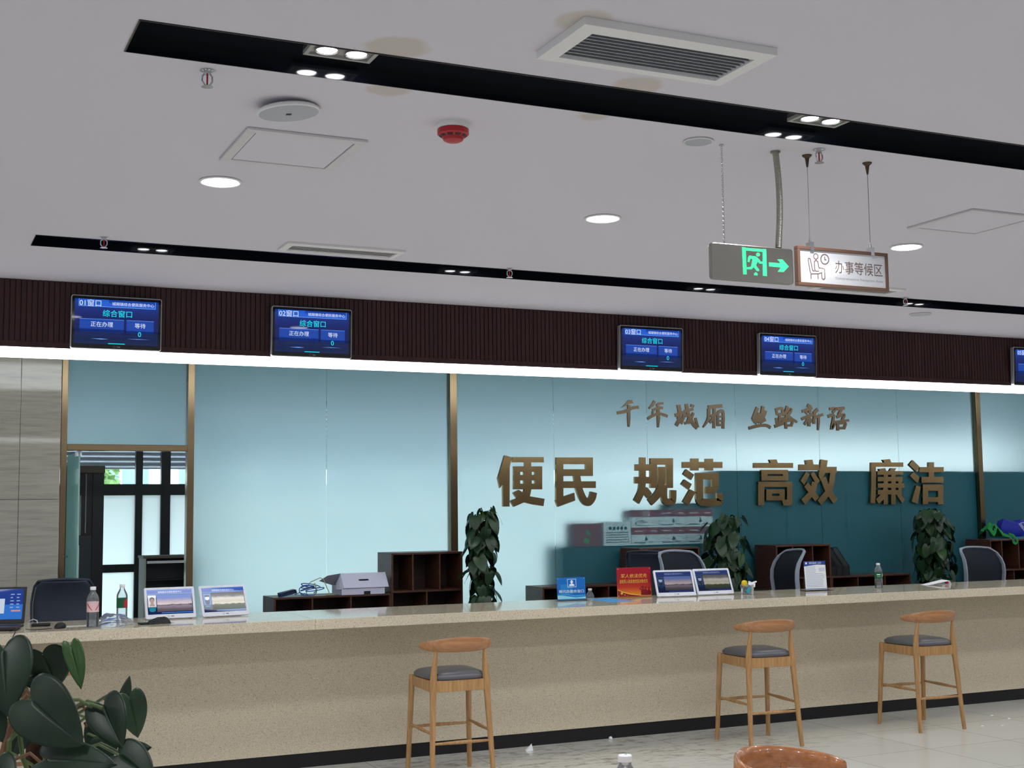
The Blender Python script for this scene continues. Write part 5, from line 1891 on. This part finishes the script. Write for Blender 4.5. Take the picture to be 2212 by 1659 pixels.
M_SRED = mat('sign_red', (176, 24, 40), 0.25)
nt, N, L, b = nodes_of(M_SRED)
v = coords(nt, (1, 1, 1))
sx = N.new('ShaderNodeSeparateXYZ')
L.new(v, sx.inputs[0])
mr = N.new('ShaderNodeMapRange')
mr.inputs[1].default_value = 0.0
mr.inputs[2].default_value = 0.25
L.new(sx.outputs['Z'], mr.inputs[0])
r = ramp(nt, [(0.0, (236, 170, 40)), (0.17, (222, 120, 40)), (0.34, (192, 56, 38)), (0.52, (172, 26, 40)), (1.0, (164, 20, 40))])
L.new(mr.outputs[0], r.inputs[0])
L.new(r.outputs[0], b.inputs['Base Color'])
S_GOLD = mat('sign_gold', (240, 196, 70), 0.35)
S_DRED = mat('sign_deepred', (140, 16, 32), 0.3)
rs = thing('red_sign', 'red standing sign with golden lines of writing and saluting figures', 'desk sign', (5.665, 9.775, ZI), math.radians(-6))
F0 = Frame((0, 0, 0.002), (1, 0, 0), (0, 0.06, 0.998))
MB().box(-0.155, 0.155, -0.03, 0.05, 0.0, 0.002).build('acrylic_base', M_ACRYL, rs)
MB().prism([(-0.158, 0.0), (0.158, 0.0), (0.158, 0.248), (-0.158, 0.248)], F0, -0.004, 0.0).build('sign_panel', M_SRED, rs, bevel=0.001)
pr = MB()
h_ = 0.0006
pr.flat([(-0.154, 0.004), (-0.154, 0.062), (-0.10, 0.040), (-0.03, 0.022), (0.06, 0.012), (0.154, 0.010), (0.154, 0.004)], F0, h_, 0)
pr.flat([(-0.154, 0.066), (-0.154, 0.060), (-0.10, 0.038), (-0.03, 0.020), (0.06, 0.010), (0.154, 0.008), (0.154, 0.014), (0.06, 0.016), (-0.03, 0.027), (-0.10, 0.045)], F0, h_ * 1.3, 1)


def star(cx0, cy0, r_):
    return [(cx0 + (r_ if q % 2 == 0 else r_ * 0.42) * math.sin(q * math.pi / 5), cy0 + (r_ if q % 2 == 0 else r_ * 0.42) * math.cos(q * math.pi / 5)) for q in range(10)]


for q in ((-0.118, 0.034, 0.016), (-0.09, 0.02, 0.007), (-0.07, 0.013, 0.004), (-0.058, 0.018, 0.003)):
    pr.flat(star(*q), F0, h_ * 1.8, 1)
for fx, s_ in ((0.078, 1.0), (0.103, 0.92), (0.134, 0.88)):
    pr.disc(F0, fx, 0.082 * s_, 0.011 * s_, h_ * 1.5, 0, 16, 0.013 * s_)
    pr.flat([(fx - 0.02 * s_, 0.014), (fx + 0.022 * s_, 0.014), (fx + 0.022 * s_, 0.05 * s_), (fx + 0.008, 0.068 * s_), (fx - 0.008, 0.068 * s_), (fx - 0.018 * s_, 0.055 * s_)], F0, h_ * 1.5, 0)
stroke2d(pr, [(0.062, 0.058), (0.048, 0.066), (0.068, 0.084)], 0.007, F0, None, h_ * 1.7, 0)
pr.text('军人依法优先', F0, 0.0, 0.178, h_ * 2, width=0.24, height=0.034, m=1, shear=0.18)
pr.text('退役军人和其他优抚对象优先', F0, -0.004, 0.132, h_ * 2, width=0.262, height=0.032, m=1)
for x_ in (-0.146, 0.146):
    for z_ in (0.012, 0.236):
        pr.disc(F0, x_, z_, 0.003, h_ * 2, 2, 10)
pr.build('sign_graphics', [S_DRED, S_GOLD, S_WHITE], rs)

tag(MB().add([(-0.10, 0.20, 0), (0.12, 0.24, 0), (0.11, -0.22, 0.0), (-0.11, -0.25, 0), (-0.10, 0.20, 0.001), (0.12, 0.24, 0.001), (0.11, -0.22, 0.001), (-0.11, -0.25, 0.001)], [(3, 2, 1, 0), (4, 5, 6, 7)[::-1], (0, 1, 5, 4), (1, 2, 6, 5), (2, 3, 7, 6), (3, 0, 4, 7)]).build('leaflet', mat('leaflet_blue', (66, 164, 236), 0.3), loc=(5.315, 9.585, ZI), local=True), 'bright blue leaflet lying flat between the blue and red signs', 'leaflet')

# paper notice in a clear stand
nstd = thing('notice_stand', 'white notice sheet with blue header in a clear upright stand', 'notice stand', (7.425, 9.60, ZI), math.radians(-3))
MB().box(-0.14, 0.15, -0.045, 0.045, 0.0, 0.004).build('stand_base', M_ACRYL, nstd)
F0 = Frame((0, -0.004, 0.0042), (1, 0, 0), (0, 0.08, 0.997))
MB().prism([(-0.118, 0.0), (0.118, 0.0), (0.118, 0.262), (-0.118, 0.262)], F0, -0.004, 0.0).build('clear_panel', M_ACRYL, nstd)
MB().rect(F0, -0.113, 0.113, 0.006, 0.257, 0.0002).build('notice_sheet', M_PAPER, nstd)
pr = MB()
h_ = 0.0005
pr.flat([(-0.113, 0.257), (0.113, 0.257), (0.113, 0.222), (0.02, 0.226), (-0.06, 0.218), (-0.113, 0.212)], F0, h_, 0)
pr.rect(F0, -0.113, 0.113, 0.010, 0.016, h_, 0)
pr.rect(F0, -0.098, -0.08, 0.232, 0.25, h_ * 2, 2)
pr.text('便民服务 公示', F0, 0.005, 0.241, h_ * 2, width=0.13, m=2)
rr = random.Random(4)
for i in range(15):
    z_ = 0.205 - i * 0.0125
    pr.rect(F0, -0.10, -0.10 + (0.12 if i < 5 else 0.2) * rr.uniform(0.85, 1), z_, z_ + 0.0045, h_, 1)
pr.rect(F0, 0.04, 0.105, 0.165, 0.20, h_, 3)
pr.build('sheet_print', [mat('header_blue', (34, 66, 150), 0.4), mat('print_blue_grey', (168, 184, 210), 0.7), S_WHITE, mat('print_pale_blue', (204, 212, 226), 0.7)], nstd)

# glass of pens and odds
pc = thing('pen_cup', 'clear glass tumbler on the counter holding small dark odds and ends', 'cup', (6.648, 9.545, ZI))
MB().lathe([(0.0, 0.004), (0.052, 0.004), (0.056, 0.085), (0.059, 0.085), (0.056, 0.0), (0.0, 0.0)], n=28).build('tumbler', M_PET, pc, smooth=True)
m = MB()
for i in range(16):
    a, r_ = R.uniform(0, 6.28), R.uniform(0.0, 0.03)
    p0 = Vector((r_ * math.cos(a), r_ * math.sin(a), R.uniform(0.012, 0.05)))
    m.tube([p0, p0 + Vector((R.uniform(-0.015, 0.015), R.uniform(-0.015, 0.015), R.uniform(0.01, 0.028)))], R.uniform(0.006, 0.011), 7)
tag(m.build('binder_clips', M_BLACK, loc=(6.648, 9.545, ZI + 0.0), local=True), 'heap of small black clips inside the clear tumbler', 'clips', kind='stuff')
yt = thing('yellow_tape', 'yellow roll with a dark core on the tumbler rim', 'tape roll', (6.607, 9.525, ZI + 0.097))
m = MB()
m.lathe([(0.010, -0.014), (0.024, -0.014), (0.026, 0.0), (0.024, 0.014), (0.010, 0.014)], n=20, axis='Y')
m.rot(Matrix.Rotation(math.radians(20), 4, 'Z'))
m.build('roll', mat('yellow_plastic', (238, 204, 30), 0.45), yt, smooth=True)
tag(MB().box(-0.034, 0.034, -0.002, 0.002, -0.018, 0.018).rot(Matrix.Rotation(math.radians(-22), 4, 'X') @ Matrix.Rotation(math.radians(24), 4, 'Y')).build('white_tag', M_PAPER, loc=(6.672, 9.51, ZI + 0.088), local=True, bevel=0.001), 'white paper tag sticking out of the tumbler', 'tag')
tag(MB().box(-0.03, 0.03, -0.012, 0.012, -0.006, 0.006).rot(Matrix.Rotation(math.radians(-18), 4, 'Y')).build('eraser', M_CAP, loc=(6.712, 9.54, ZI + 0.098), local=True, bevel=0.004), 'small white plug poking out of the tumbler on the right', 'plug')
tag(MB().box(-0.026, 0.026, -0.003, 0.003, -0.014, 0.014).rot(Matrix.Rotation(math.radians(-48), 4, 'Y')).build('teal_tag', mat('teal_plastic', (40, 160, 180), 0.5), loc=(6.626, 9.492, ZI + 0.042), local=True), 'small teal tag inside the tumbler, seen through its side', 'tag')

pp = thing('folded_paper', 'folded white paper with a red end lying at the right of the counter', 'paper', (8.90, 9.70, ZI))
MB().add([(-0.16, -0.06, 0.0), (0.13, -0.06, 0.0), (0.13, 0.06, 0.0), (-0.14, 0.06, 0), (0.12, -0.055, 0.035), (0.12, 0.055, 0.042)], [(0, 1, 2, 3), (0, 3, 5, 4), (4, 5, 2, 1)]).build('paper_fold', M_PAPER, pp)
MB().tube([(0.10, -0.02, 0.018), (0.15, -0.015, 0.022)], 0.012, 10).build('red_end', M_LABR, pp)

# laptop, mouse, phone, bag, pouch
lp = thing('laptop', 'black laptop with a blue desktop showing, cut by the left picture edge', 'laptop', (0.56, 9.40, ZI), math.radians(-16))
MB().box(-0.19, 0.19, -0.13, 0.12, 0.006, 0.026).build('base', mat('laptop_base', (42, 26, 34), 0.35), lp, bevel=0.004)
for x_ in (-0.16, 0.16):
    for y_ in (-0.1, 0.1):
        MB().lathe([(0.0, 0.0), (0.01, 0.0), (0.01, 0.0059), (0.0, 0.0059)], (x_, y_, 0), 10).build('foot', M_BLACK, lp)
MB().box(-0.17, 0.17, -0.02, 0.10, 0.0262, 0.0275).build('keyboard', M_BLACK, lp)
FL_ = Frame((0, 0.125, 0.028), (1, 0, 0), (0, 0.28, 0.96))
MB().prism([(-0.19, 0.0), (0.19, 0.0), (0.19, 0.25), (-0.19, 0.25)], FL_, -0.01, 0.0).build('screen_lid', M_BLACKMET, lp, bevel=0.004)
s = MB()
s.rect(FL_, -0.172, 0.172, 0.03, 0.235, 0.0006, 0)
s.rect(FL_, -0.172, 0.172, 0.13, 0.235, 0.0008, 1)
s.rect(FL_, -0.1, 0.055, 0.07, 0.17, 0.0010, 2)
rr = random.Random(2)
for i in range(5):
    for j in range(2):
        s.rect(FL_, 0.09 + j * 0.04, 0.105 + j * 0.04 + rr.uniform(0, 0.01), 0.195 - i * 0.022, 0.202 - i * 0.022, 0.0010, 3)
s.rect(FL_, 0.10, 0.16, 0.082, 0.092, 0.0010, 4)
s.build('display', [em('desk_blue', (44, 120, 214), 0.8), em('desk_blue_deep', (24, 60, 150), 0.8), em('desk_window', (206, 220, 236), 0.85), em('desk_icon', (150, 176, 220), 0.85), em('desk_orange', (232, 150, 110), 0.85)], lp)
ms = thing('computer_mouse', 'black computer mouse on the counter in front of the left office chair', 'mouse', (0.990, 9.29, ZI), math.radians(60))
MB().lathe([(0.0, 0.0), (0.030, 0.0), (0.033, 0.006), (0.032, 0.016), (0.024, 0.030), (0.010, 0.037), (0.0, 0.038)], n=24, sx=1.75, sy=1.0).build('mouse_body', M_BLACK, ms, smooth=True)
tag(MB().tube([(0.93, 9.26, ZI + 0.004), (0.86, 9.20, ZI + 0.004), (0.80, 9.22, ZI + 0.004), (0.775, 9.30, ZI + 0.004)], 0.0025, 6).build('mouse_cable', M_BLACK, loc=(0.93, 9.26, ZI), smooth=True), 'thin black cable running from the mouse towards the laptop', 'cable')
tag(MB().add([(-0.10, -0.05, 0), (0.12, -0.03, 0), (0.10, 0.06, 0), (-0.09, 0.05, 0), (-0.10, -0.05, 0.0012), (0.12, -0.03, 0.0012), (0.10, 0.06, 0.0012), (-0.09, 0.05, 0.0012)], [(3, 2, 1, 0), (4, 5, 6, 7), (0, 1, 5, 4), (1, 2, 6, 5), (2, 3, 7, 6), (3, 0, 4, 7)]).build('paper_slip', mat('slip_cream', (206, 208, 196), 0.7), loc=(1.075, 9.38, ZI), local=True), 'pale paper slip lying flat behind the mouse', 'paper')
ph = thing('network_device', 'dark low device with a grey cable loop between laptop and mouse', 'device', (0.90, 9.52, ZI), math.radians(-10))
MB().box(-0.07, 0.05, -0.03, 0.03, 0.0, 0.02).build('casing', M_BLACK, ph, bevel=0.006)
MB().tube([(-0.10, -0.02, 0.004), (-0.09, -0.02, 0.035), (-0.06, -0.02, 0.05), (-0.035, -0.02, 0.04), (-0.03, -0.03, 0.022)], 0.004, 7).build('cable_loop', M_GREYPL, ph, smooth=True)
tag(MB().tube([(0.700, 9.16, ZI + 0.003), (0.690, Y0 + 0.004, ZI + 0.005), (0.685, Y0 - 0.006, ZI - 0.004), (0.665, Y0 - 0.007, ZI - 0.05), (0.655, Y0 - 0.005, ZI - 0.10), (0.67, Y0 + 0.05, ZI - 0.2)], 0.003, 6).build('dangling_cable', M_BLACK, loc=(0.70, 9.16, ZI), smooth=True), 'thin dark cable hanging down over the counter edge below the laptop', 'cable')

bg_ = thing('mask_bag', 'crumpled clear plastic bag of blue face masks beside the red-flashed bottle', 'plastic bag', (1.335, 9.36, ZI))
lump(18, 12, 0.0, 0.0, 0.145, 0.085, lambda a, b2: 0.078 * max(0, 1 - a * a) * max(0, 1 - b2 * b2) ** 0.7, 0.007, 41).build('bag_film', M_FILM, bg_, smooth=True, sharp=25)
for i, (x_, y_, a_) in enumerate(((0.0, 0.0, 12), (-0.01, 0.01, -8), (0.015, -0.005, 25))):
    m = MB()
    for q in range(9):
        pass
    m = lump(10, 6, 0, 0, 0.075, 0.035, lambda a, b2: 0.016 + 0.012 * (1 - a * a), 0.002, 50 + i)
    for q in m.v:
        q.z += 0.014 * i - 0.010
        q.z = max(q.z, 0.0015 + 0.012 * i)
    m.rot(Matrix.Translation((x_, y_, 0)) @ Matrix.Rotation(math.radians(a_), 4, 'Z'))
    tag(m.build('face_mask', M_MASK, loc=(1.335, 9.36, ZI), local=True, smooth=True), 'blue face mask inside the crumpled clear bag, ' + ('bottom', 'middle', 'top')[i] + ' of three', 'face mask', 'face masks in the bag')
pk = thing('black_pouch', 'folded black pouch lying on the counter in front of the left tablet', 'pouch', (1.61, 9.30, ZI), math.radians(12))
lump(14, 10, 0.02, 0.0, 0.085, 0.045, lambda a, b2: 0.052 * max(0, 1 - a ** 4) * max(0, 1 - b2 ** 4) * (0.75 + 0.25 * a), 0.004, 61).build('pouch_body', M_BLACK, pk, smooth=True, sharp=40)
MB().box(-0.115, -0.03, -0.03, 0.03, 0.001, 0.012).build('pouch_flap', M_BLACK, pk, bevel=0.004)

# ================================================================== bar stools
def bar_stool(loc, rotz, label, proto=None):
    t = thing('bar_stool', label, 'bar stool', loc, rotz, group='oak bar stools at the counter')
    # the sitter faces +y (the counter); back rest on the -y side
    rear = {}
    for s in (-1, 1):
        MB().tube([(s * 0.225, -0.262, 0.0), (s * 0.222, -0.255, 0.06), (s * 0.200, -0.215, 0.56), (s * 0.196, -0.208, 0.66), (s * 0.190, -0.206, 0.74), (s * 0.182, -0.214, 0.83), (s * 0.178, -0.222, 0.892)], [0.016, 0.0175, 0.022, 0.026, 0.023, 0.016, 0.011], 12).build('rear_leg', M_OAK, t, smooth=True)
        MB().tube([(s * 0.235, 0.262, 0.0), (s * 0.233, 0.255, 0.06), (s * 0.218, 0.222, 0.56), (s * 0.216, 0.215, 0.66), (s * 0.215, 0.212, 0.69)], [0.016, 0.0175, 0.021, 0.022, 0.019], 12).build('front_leg', M_OAK, t, smooth=True)
        MB().box(s * 0.208 - 0.011, s * 0.208 + 0.011, -0.20, 0.20, 0.615, 0.688).build('side_rail', M_OAK, t, bevel=0.003)
        MB().tube([(s * 0.211, -0.232, 0.335), (s * 0.216, 0.0, 0.338), (s * 0.225, 0.236, 0.34)], [0.008, 0.014, 0.008], 10).build('side_stretcher', M_OAK, t, smooth=True)
    MB().box(-0.186, 0.186, -0.218, -0.196, 0.612, 0.688).build('rear_rail', M_OAK, t, bevel=0.003)
    MB().box(-0.206, 0.206, 0.202, 0.224, 0.615, 0.688).build('front_rail', M_OAK, t, bevel=0.003)
    MB().tube([(-0.208, -0.238, 0.268), (0, -0.240, 0.270), (0.208, -0.238, 0.268)], [0.008, 0.0135, 0.008], 10).build('rear_stretcher', M_OAK, t, smooth=True)
    MB().tube([(-0.224, 0.240, 0.32), (0, 0.242, 0.322), (0.224, 0.240, 0.32)], [0.008, 0.0135, 0.008], 10).build('front_stretcher', M_OAK, t, smooth=True)
    # padded seat
    N_ = 20
    vs, fs = [], []
    rings = [(1.0, 0.690), (1.035, 0.700), (1.03, 0.715), (0.93, 0.734), (0.72, 0.746), (0.42, 0.752), (0.0, 0.754)]
    for k_, (q, z) in enumerate(rings):
        for j in range(4 * N_):
            a = 2 * math.pi * j / (4 * N_)
            ca, sa = math.cos(a), math.sin(a)
            e = 0.42
            x = math.copysign(abs(ca) ** e, ca) * 0.212 * q
            y = math.copysign(abs(sa) ** e, sa) * 0.222 * q
            x *= 1.0 + 0.05 * (y / 0.222)
            if y < -0.18:
                # notch round the rear legs
                x *= 0.80 if abs(x) > 0.17 else 1.0
            vs.append((x, y + 0.004, z))
    n4 = 4 * N_
    for k_ in range(len(rings) - 1):
        for j in range(n4):
            fs.append((k_ * n4 + j, k_ * n4 + (j + 1) % n4, (k_ + 1) * n4 + (j + 1) % n4, (k_ + 1) * n4 + j))
    fs.append(tuple(reversed(range(n4))))
    MB().add(vs, fs).build('seat', M_LEATHER, t, smooth=True, sharp=60)
    # horn shaped back rest: curved board, high in the middle, ends drawn forward
    nb = 22
    vs, fs = [], []
    for i in range(nb + 1):
        u = -1 + 2 * i / nb
        x = 0.262 * math.sin(u * 1.32) / math.sin(1.32)
        y = -0.262 + 0.15 * abs(u) ** 2.2
        top = 0.986 - 0.042 * abs(u) ** 1.7
        bot = 0.882 + 0.022 * abs(u) ** 2.2
        if abs(u) > 0.93:
            k_ = (abs(u) - 0.93) / 0.07
            mid = (top + bot) / 2
            top, bot = top + (mid - top) * 0.2 * k_, bot + (mid - bot) * 0.2 * k_
        th = 0.022 if abs(u) < 0.8 else 0.022 - 0.006 * (abs(u) - 0.8) / 0.2
        # local normal of the curved board in plan
        dy = 0.175 * 2.3 * abs(u) ** 1.3 * math.copysign(1, u)
        dx = 0.272 * 1.32 * math.cos(u * 1.32) / math.sin(1.32)
        nx_, ny_ = -dy, dx
        l_ = math.hypot(nx_, ny_)
        nx_, ny_ = nx_ / l_, ny_ / l_
        lean = 0.035
        for (a, z) in ((-0.5, bot + 0.01), (-0.5, (top + bot) / 2), (-0.42, top - 0.012), (0.0, top), (0.42, top - 0.012), (0.5, (top + bot) / 2), (0.42, bot + 0.006), (0.0, bot)):
            ll = -lean * (z - 0.9) / 0.1
            vs.append((x + nx_ * a * th, y + ny_ * a * th + ll * 0.6, z))
    for i in range(nb):
        for j in range(8):
            fs.append((i * 8 + j, i * 8 + (j + 1) % 8, (i + 1) * 8 + (j + 1) % 8, (i + 1) * 8 + j))
    fs.append(tuple(range(8)))
    fs.append(tuple(reversed([nb * 8 + j for j in range(8)])))
    MB().add(vs, fs).build('back_rest', M_TEAK, t, smooth=True, sharp=50)
    return t


st0 = bar_stool((3.57, 8.78, 0), math.radians(-3), 'oak bar stool with grey seat, nearest the middle of the counter front')
dup(st0, (6.225, 8.83, 0), math.radians(-5), 'oak bar stool with grey seat, directly behind the curved wooden chair back')
dup(st0, (7.875, 8.825, 0), math.radians(-3), 'oak bar stool with grey seat, rightmost at the counter')
dup(st0, (0.745, 8.62, 0), math.radians(-6), 'oak bar stool at the left, mostly hidden behind the big foreground plant')

# ================================================================== foreground: wooden chair and bottle
wc = thing('wooden_chair', 'polished wooden armchair with curved back, cut off by the lower picture edge', 'chair', (3.32, 4.40, 0), math.radians(30))
nb = 34
vs, fs = [], []
for i in range(nb + 1):
    u = -1 + 2 * i / nb
    a = math.radians(90 + u * 108)
    x = 0.272 * math.cos(a) * (1.0 if abs(u) < 0.75 else 1.0)
    y = 0.27 * math.sin(a) if math.sin(a) > 0 else 0.27 * math.sin(a) * 0.75
    hgt = 0.105 - 0.052 * min(1, abs(u)) ** 1.6
    top = 0.867 - 0.06 * abs(u) ** 1.5
    bot = top - hgt
    th = 0.024
    nx_, ny_ = math.cos(a), math.sin(a)
    for q, z in ((0.5, (top + bot) / 2), (0.38, top - 0.008), (0.0, top), (-0.38, top - 0.008), (-0.5, (top + bot) / 2), (-0.4, bot + 0.006), (0.0, bot), (0.4, bot + 0.006)):
        vs.append((x + nx_ * q * th * 1.2, y + ny_ * q * th * 1.2, z))
for i in range(nb):
    for j in range(8):
        fs.append((i * 8 + j, i * 8 + (j + 1) % 8, (i + 1) * 8 + (j + 1) % 8, (i + 1) * 8 + j))
fs.append(tuple(range(8)))
fs.append(tuple(reversed([nb * 8 + j for j in range(8)])))
MB().add(vs, fs).build('back_rest', M_TEAKD, wc, smooth=True, sharp=50)
for s in (-1, 1):
    MB().tube([(s * 0.215, 0.24, 0.0), (s * 0.195, 0.175, 0.44), (s * 0.19, 0.178, 0.785)], [0.014, 0.02, 0.013], 12).build('rear_leg', M_TEAKD, wc, smooth=True)
    MB().tube([(s * 0.24, -0.25, 0.0), (s * 0.232, -0.2, 0.44), (s * 0.245, -0.04, 0.70)], [0.014, 0.02, 0.012], 12).build('front_leg', M_TEAKD, wc, smooth=True)
MB().tube([(0.0, 0.235, 0.47), (0.0, 0.262, 0.62), (0.0, 0.266, 0.785)], [0.02, 0.013, 0.012], 10).build('back_splat', M_TEAKD, wc, smooth=True)
MB().box(-0.22, 0.22, -0.22, 0.20, 0.40, 0.44).build('seat_frame', M_TEAKD, wc, bevel=0.008)
MB().box(-0.215, 0.215, -0.215, 0.16, 0.4405, 0.475).build('seat', M_LEATHER, wc, bevel=0.015, seg=3)

tb = thing('side_table', 'table below the picture edge carrying the nearest water bottle', 'table', (2.00, 3.55, 0))
MB().box(-0.40, 0.28, -0.35, 0.28, 0.845, 0.870).build('table_top', M_TEAKD, tb, bevel=0.006)
for sx_, sy_ in ((-0.36, -0.31), (0.24, -0.31), (-0.36, 0.24), (0.24, 0.24)):
    MB().tube([(sx_, sy_, 0), (sx_, sy_, 0.8448)], 0.02, 10).build('leg', M_TEAKD, tb)
bt = bottle((1.995, 3.52, 0.8705), 0.247, 0.044, 'nearest water bottle, only its white cap and neck showing at the lower edge', None, 0.6)
MB().disc(Frame((0.004, 0.002, 0.2474), (1, 0, 0), (0, 1, 0)), 0.004, 0.002, 0.0045, 0, n=12).build('cap_mark', M_LABG, bt)

# litter on the floor by the kick plate
lt_ = thing('paper_scrap', 'crumpled white scrap on the floor before the counter kick plate', 'litter', tuple(at_z(1142, 1622, 0.0)))
MB().add([(-0.03, -0.02, 0.0), (0.03, -0.02, 0.002), (0.035, 0.02, 0.05), (0.01, 0.0, 0.03), (-0.02, 0.02, 0.005)], [(0, 1, 3), (1, 2, 3), (0, 3, 4), (3, 2, 4)]).build('scrap', M_PAPER, lt_)
o = MB().lathe([(0.0, 0.0), (0.014, 0.002), (0.016, 0.012), (0.008, 0.022), (0.0, 0.023)], n=10).build('paper_ball', M_PAPER, loc=tuple(at_z(1319, 1597, 0.0)), local=True)
tag(o, 'tiny white paper ball touching the black kick plate', 'litter')
for i, (px, py) in enumerate(((2122, 1569), (2165, 1568), (2143, 1546), (2180, 1553))):
    o = MB().add([(-0.02, -0.006, 0.001), (0.02, -0.004, 0.001), (0.012, 0.012, 0.006), (-0.012, 0.008, 0.001)], [(0, 1, 2, 3)]).build('paper_flake', M_PAPER, loc=tuple(at_z(px, py, 0.0)), local=True)
    tag(o, 'small white paper flake on the tiles, ' + ('nearest the rightmost stool', 'right of the curled one', 'close to the kick plate', 'farthest right')[i], 'litter', 'paper flakes on the floor')

# ================================================================== big foreground plant
pl_base = at_d(95, 1640, 2.55)
px_, py_ = pl_base.x, pl_base.y
fp = thing('foreground_plant', 'large dark green climbing plant in the left foreground, cut by the picture edges', 'plant', (px_, py_, 0))
MB().lathe([(0.13, 0.0), (0.15, 0.02), (0.18, 0.32), (0.19, 0.34), (0.175, 0.34), (0.165, 0.30), (0.0, 0.30)], n=32).build('pot', M_POT, fp, smooth=True)
MB().lathe([(0.164, 0.3005), (0.12, 0.315), (0.0, 0.32)], n=20).build('soil', M_SOIL, fp)
MB().tube([(0, 0, 0.25), (0.0, 0, 0.9), (0, 0, 1.44)], [0.04, 0.038, 0.034], 14).build('coir_pole', M_COIR, fp)
near = [  # stalk px, tip px, stalk depth, tip depth, width px, tilt of normal (right, up), fold, young
    (8, 1402, 14, 1540, 2.32, 2.25, 118, (0.25, 0.35), 0.16, 0),
    (92, 1412, 124, 1490, 2.42, 2.46, 104, (0.05, -0.10), 0.10, 0),
    (154, 1398, 178, 1486, 2.40, 2.38, 44, (0.75, 0.2), 0.42, 1),
    (68, 1512, 170, 1608, 2.20, 2.14, 136, (0.0, 0.30), 0.12, 0),
    (224, 1524, 259, 1612, 2.28, 2.22, 88, (-0.1, 0.55), 0.30, 0),
    (280, 1508, 301, 1594, 2.40, 2.40, 66, (0.7, 0.0), 0.20, 2),
    (266, 1518, 280, 1459, 2.42, 2.44, 26, (0.2, 0.1), 0.12, 0),
    (100, 1640, 240, 1642, 2.18, 2.12, 96, (0.0, 0.9), 0.15, 0),
    (264, 1628, 322, 1612, 2.24, 2.22, 50, (0.1, 0.75), 0.10, 0),
    (258, 1632, 330, 1682, 2.22, 2.18, 92, (0.2, 0.6), 0.15, 0),
    (218, 1560, 186, 1618, 2.42, 2.40, 58, (-0.2, 0.2), 0.2, 0),
    (-12, 1540, 4, 1602, 2.30, 2.28, 46, (0.2, 0.3), 0.15, 0),
    (-6, 1648, 22, 1700, 2.26, 2.22, 70, (0.1, 0.7), 0.15, 0),
    (96, 1478, 46, 1470, 2.44, 2.42, 40, (0.0, 1.0), 0.2, 0),
    (226, 1600, 222, 1655, 2.36, 2.34, 62, (0.0, 0.2), 0.2, 0),
    (215, 1640, 180, 1690, 2.34, 2.30, 70, (0.0, 0.5), 0.2, 0),
    (50, 1560, 20, 1640, 2.48, 2.46, 70, (0.0, 0.4), 0.2, 0),
]
for i, (bx, by, tx, ty, d0, d1, wpx, tl, fold, young) in enumerate(near):
    b0, t0 = at_d(bx, by, d0), at_d(tx, ty, d1)
    off = Vector((px_, py_, 0))
    nrm = -CF + CR * tl[0] + CU * tl[1]
    mb = MB()
    leaf_geo(mb, b0 - off, t0 - off, nrm, wpx * d0 / FPX, 0, fold, 0.10, 24, 7)
    o = mb.build('leaf', (M_LEAFN, M_LEAFY, M_LEAF)[young], fp, smooth=True, sharp=80)
    md = o.modifiers.new('solid', 'SOLIDIFY')
    md.thickness = 0.0008
    # stalk from the pole
    zc = max(0.5, min(1.40, b0.z - 0.10))
    s0 = Vector((0.0, 0.0, zc))
    e0 = b0 - off
    md_ = (s0 + e0) / 2 + Vector((0, 0, 0.035))
    MB().tube([s0, s0 * 0.45 + md_ * 0.55 + Vector((0, 0, 0.01)), md_ * 0.5 + e0 * 0.5 + Vector((0, 0, 0.012)), e0], [0.0035, 0.003, 0.0026, 0.0022], 7).build('stalk', M_STEM, fp, smooth=True)
for pts_, rad_, mt in (([(150, 1512, 2.3), (172, 1512, 2.28), (186, 1520, 2.27), (200, 1528, 2.27)], 0.0030, M_STEM), ([(158, 1530, 2.3), (174, 1520, 2.28), (200, 1522, 2.27), (222, 1530, 2.26)], 0.0032, M_STEM), ([(165, 1530, 2.3), (180, 1526, 2.28), (190, 1545, 2.28), (186, 1570, 2.28), (183, 1560, 2.28)], 0.0025, M_STEMB), ([(166, 1542, 2.3), (185, 1550, 2.28), (200, 1558, 2.27)], 0.0022, M_STEM), ([(20, 1645, 2.3), (65, 1627, 2.28), (92, 1650, 2.28)], 0.003, M_STEMB), ([(38, 1580, 2.3), (20, 1600, 2.29), (18, 1650, 2.29)], 0.0042, M_STEM), ([(42, 1585, 2.32), (50, 1640, 2.32), (62, 1670, 2.32)], 0.0042, M_STEM), ([(30, 1560, 2.34), (16, 1590, 2.34), (2, 1640, 2.34)], 0.006, M_STEMB), ([(0, 1600, 2.4), (20, 1560, 2.4), (60, 1500, 2.4)], 0.005, M_STEMB), ([(44, 1506, 2.35), (58, 1490, 2.35), (66, 1500, 2.35)], 0.003, M_STEMB)):
    MB().tube([at_d(*q) - Vector((px_, py_, 0)) for q in pts_], rad_, 7).build('vine', mt, fp, smooth=True)
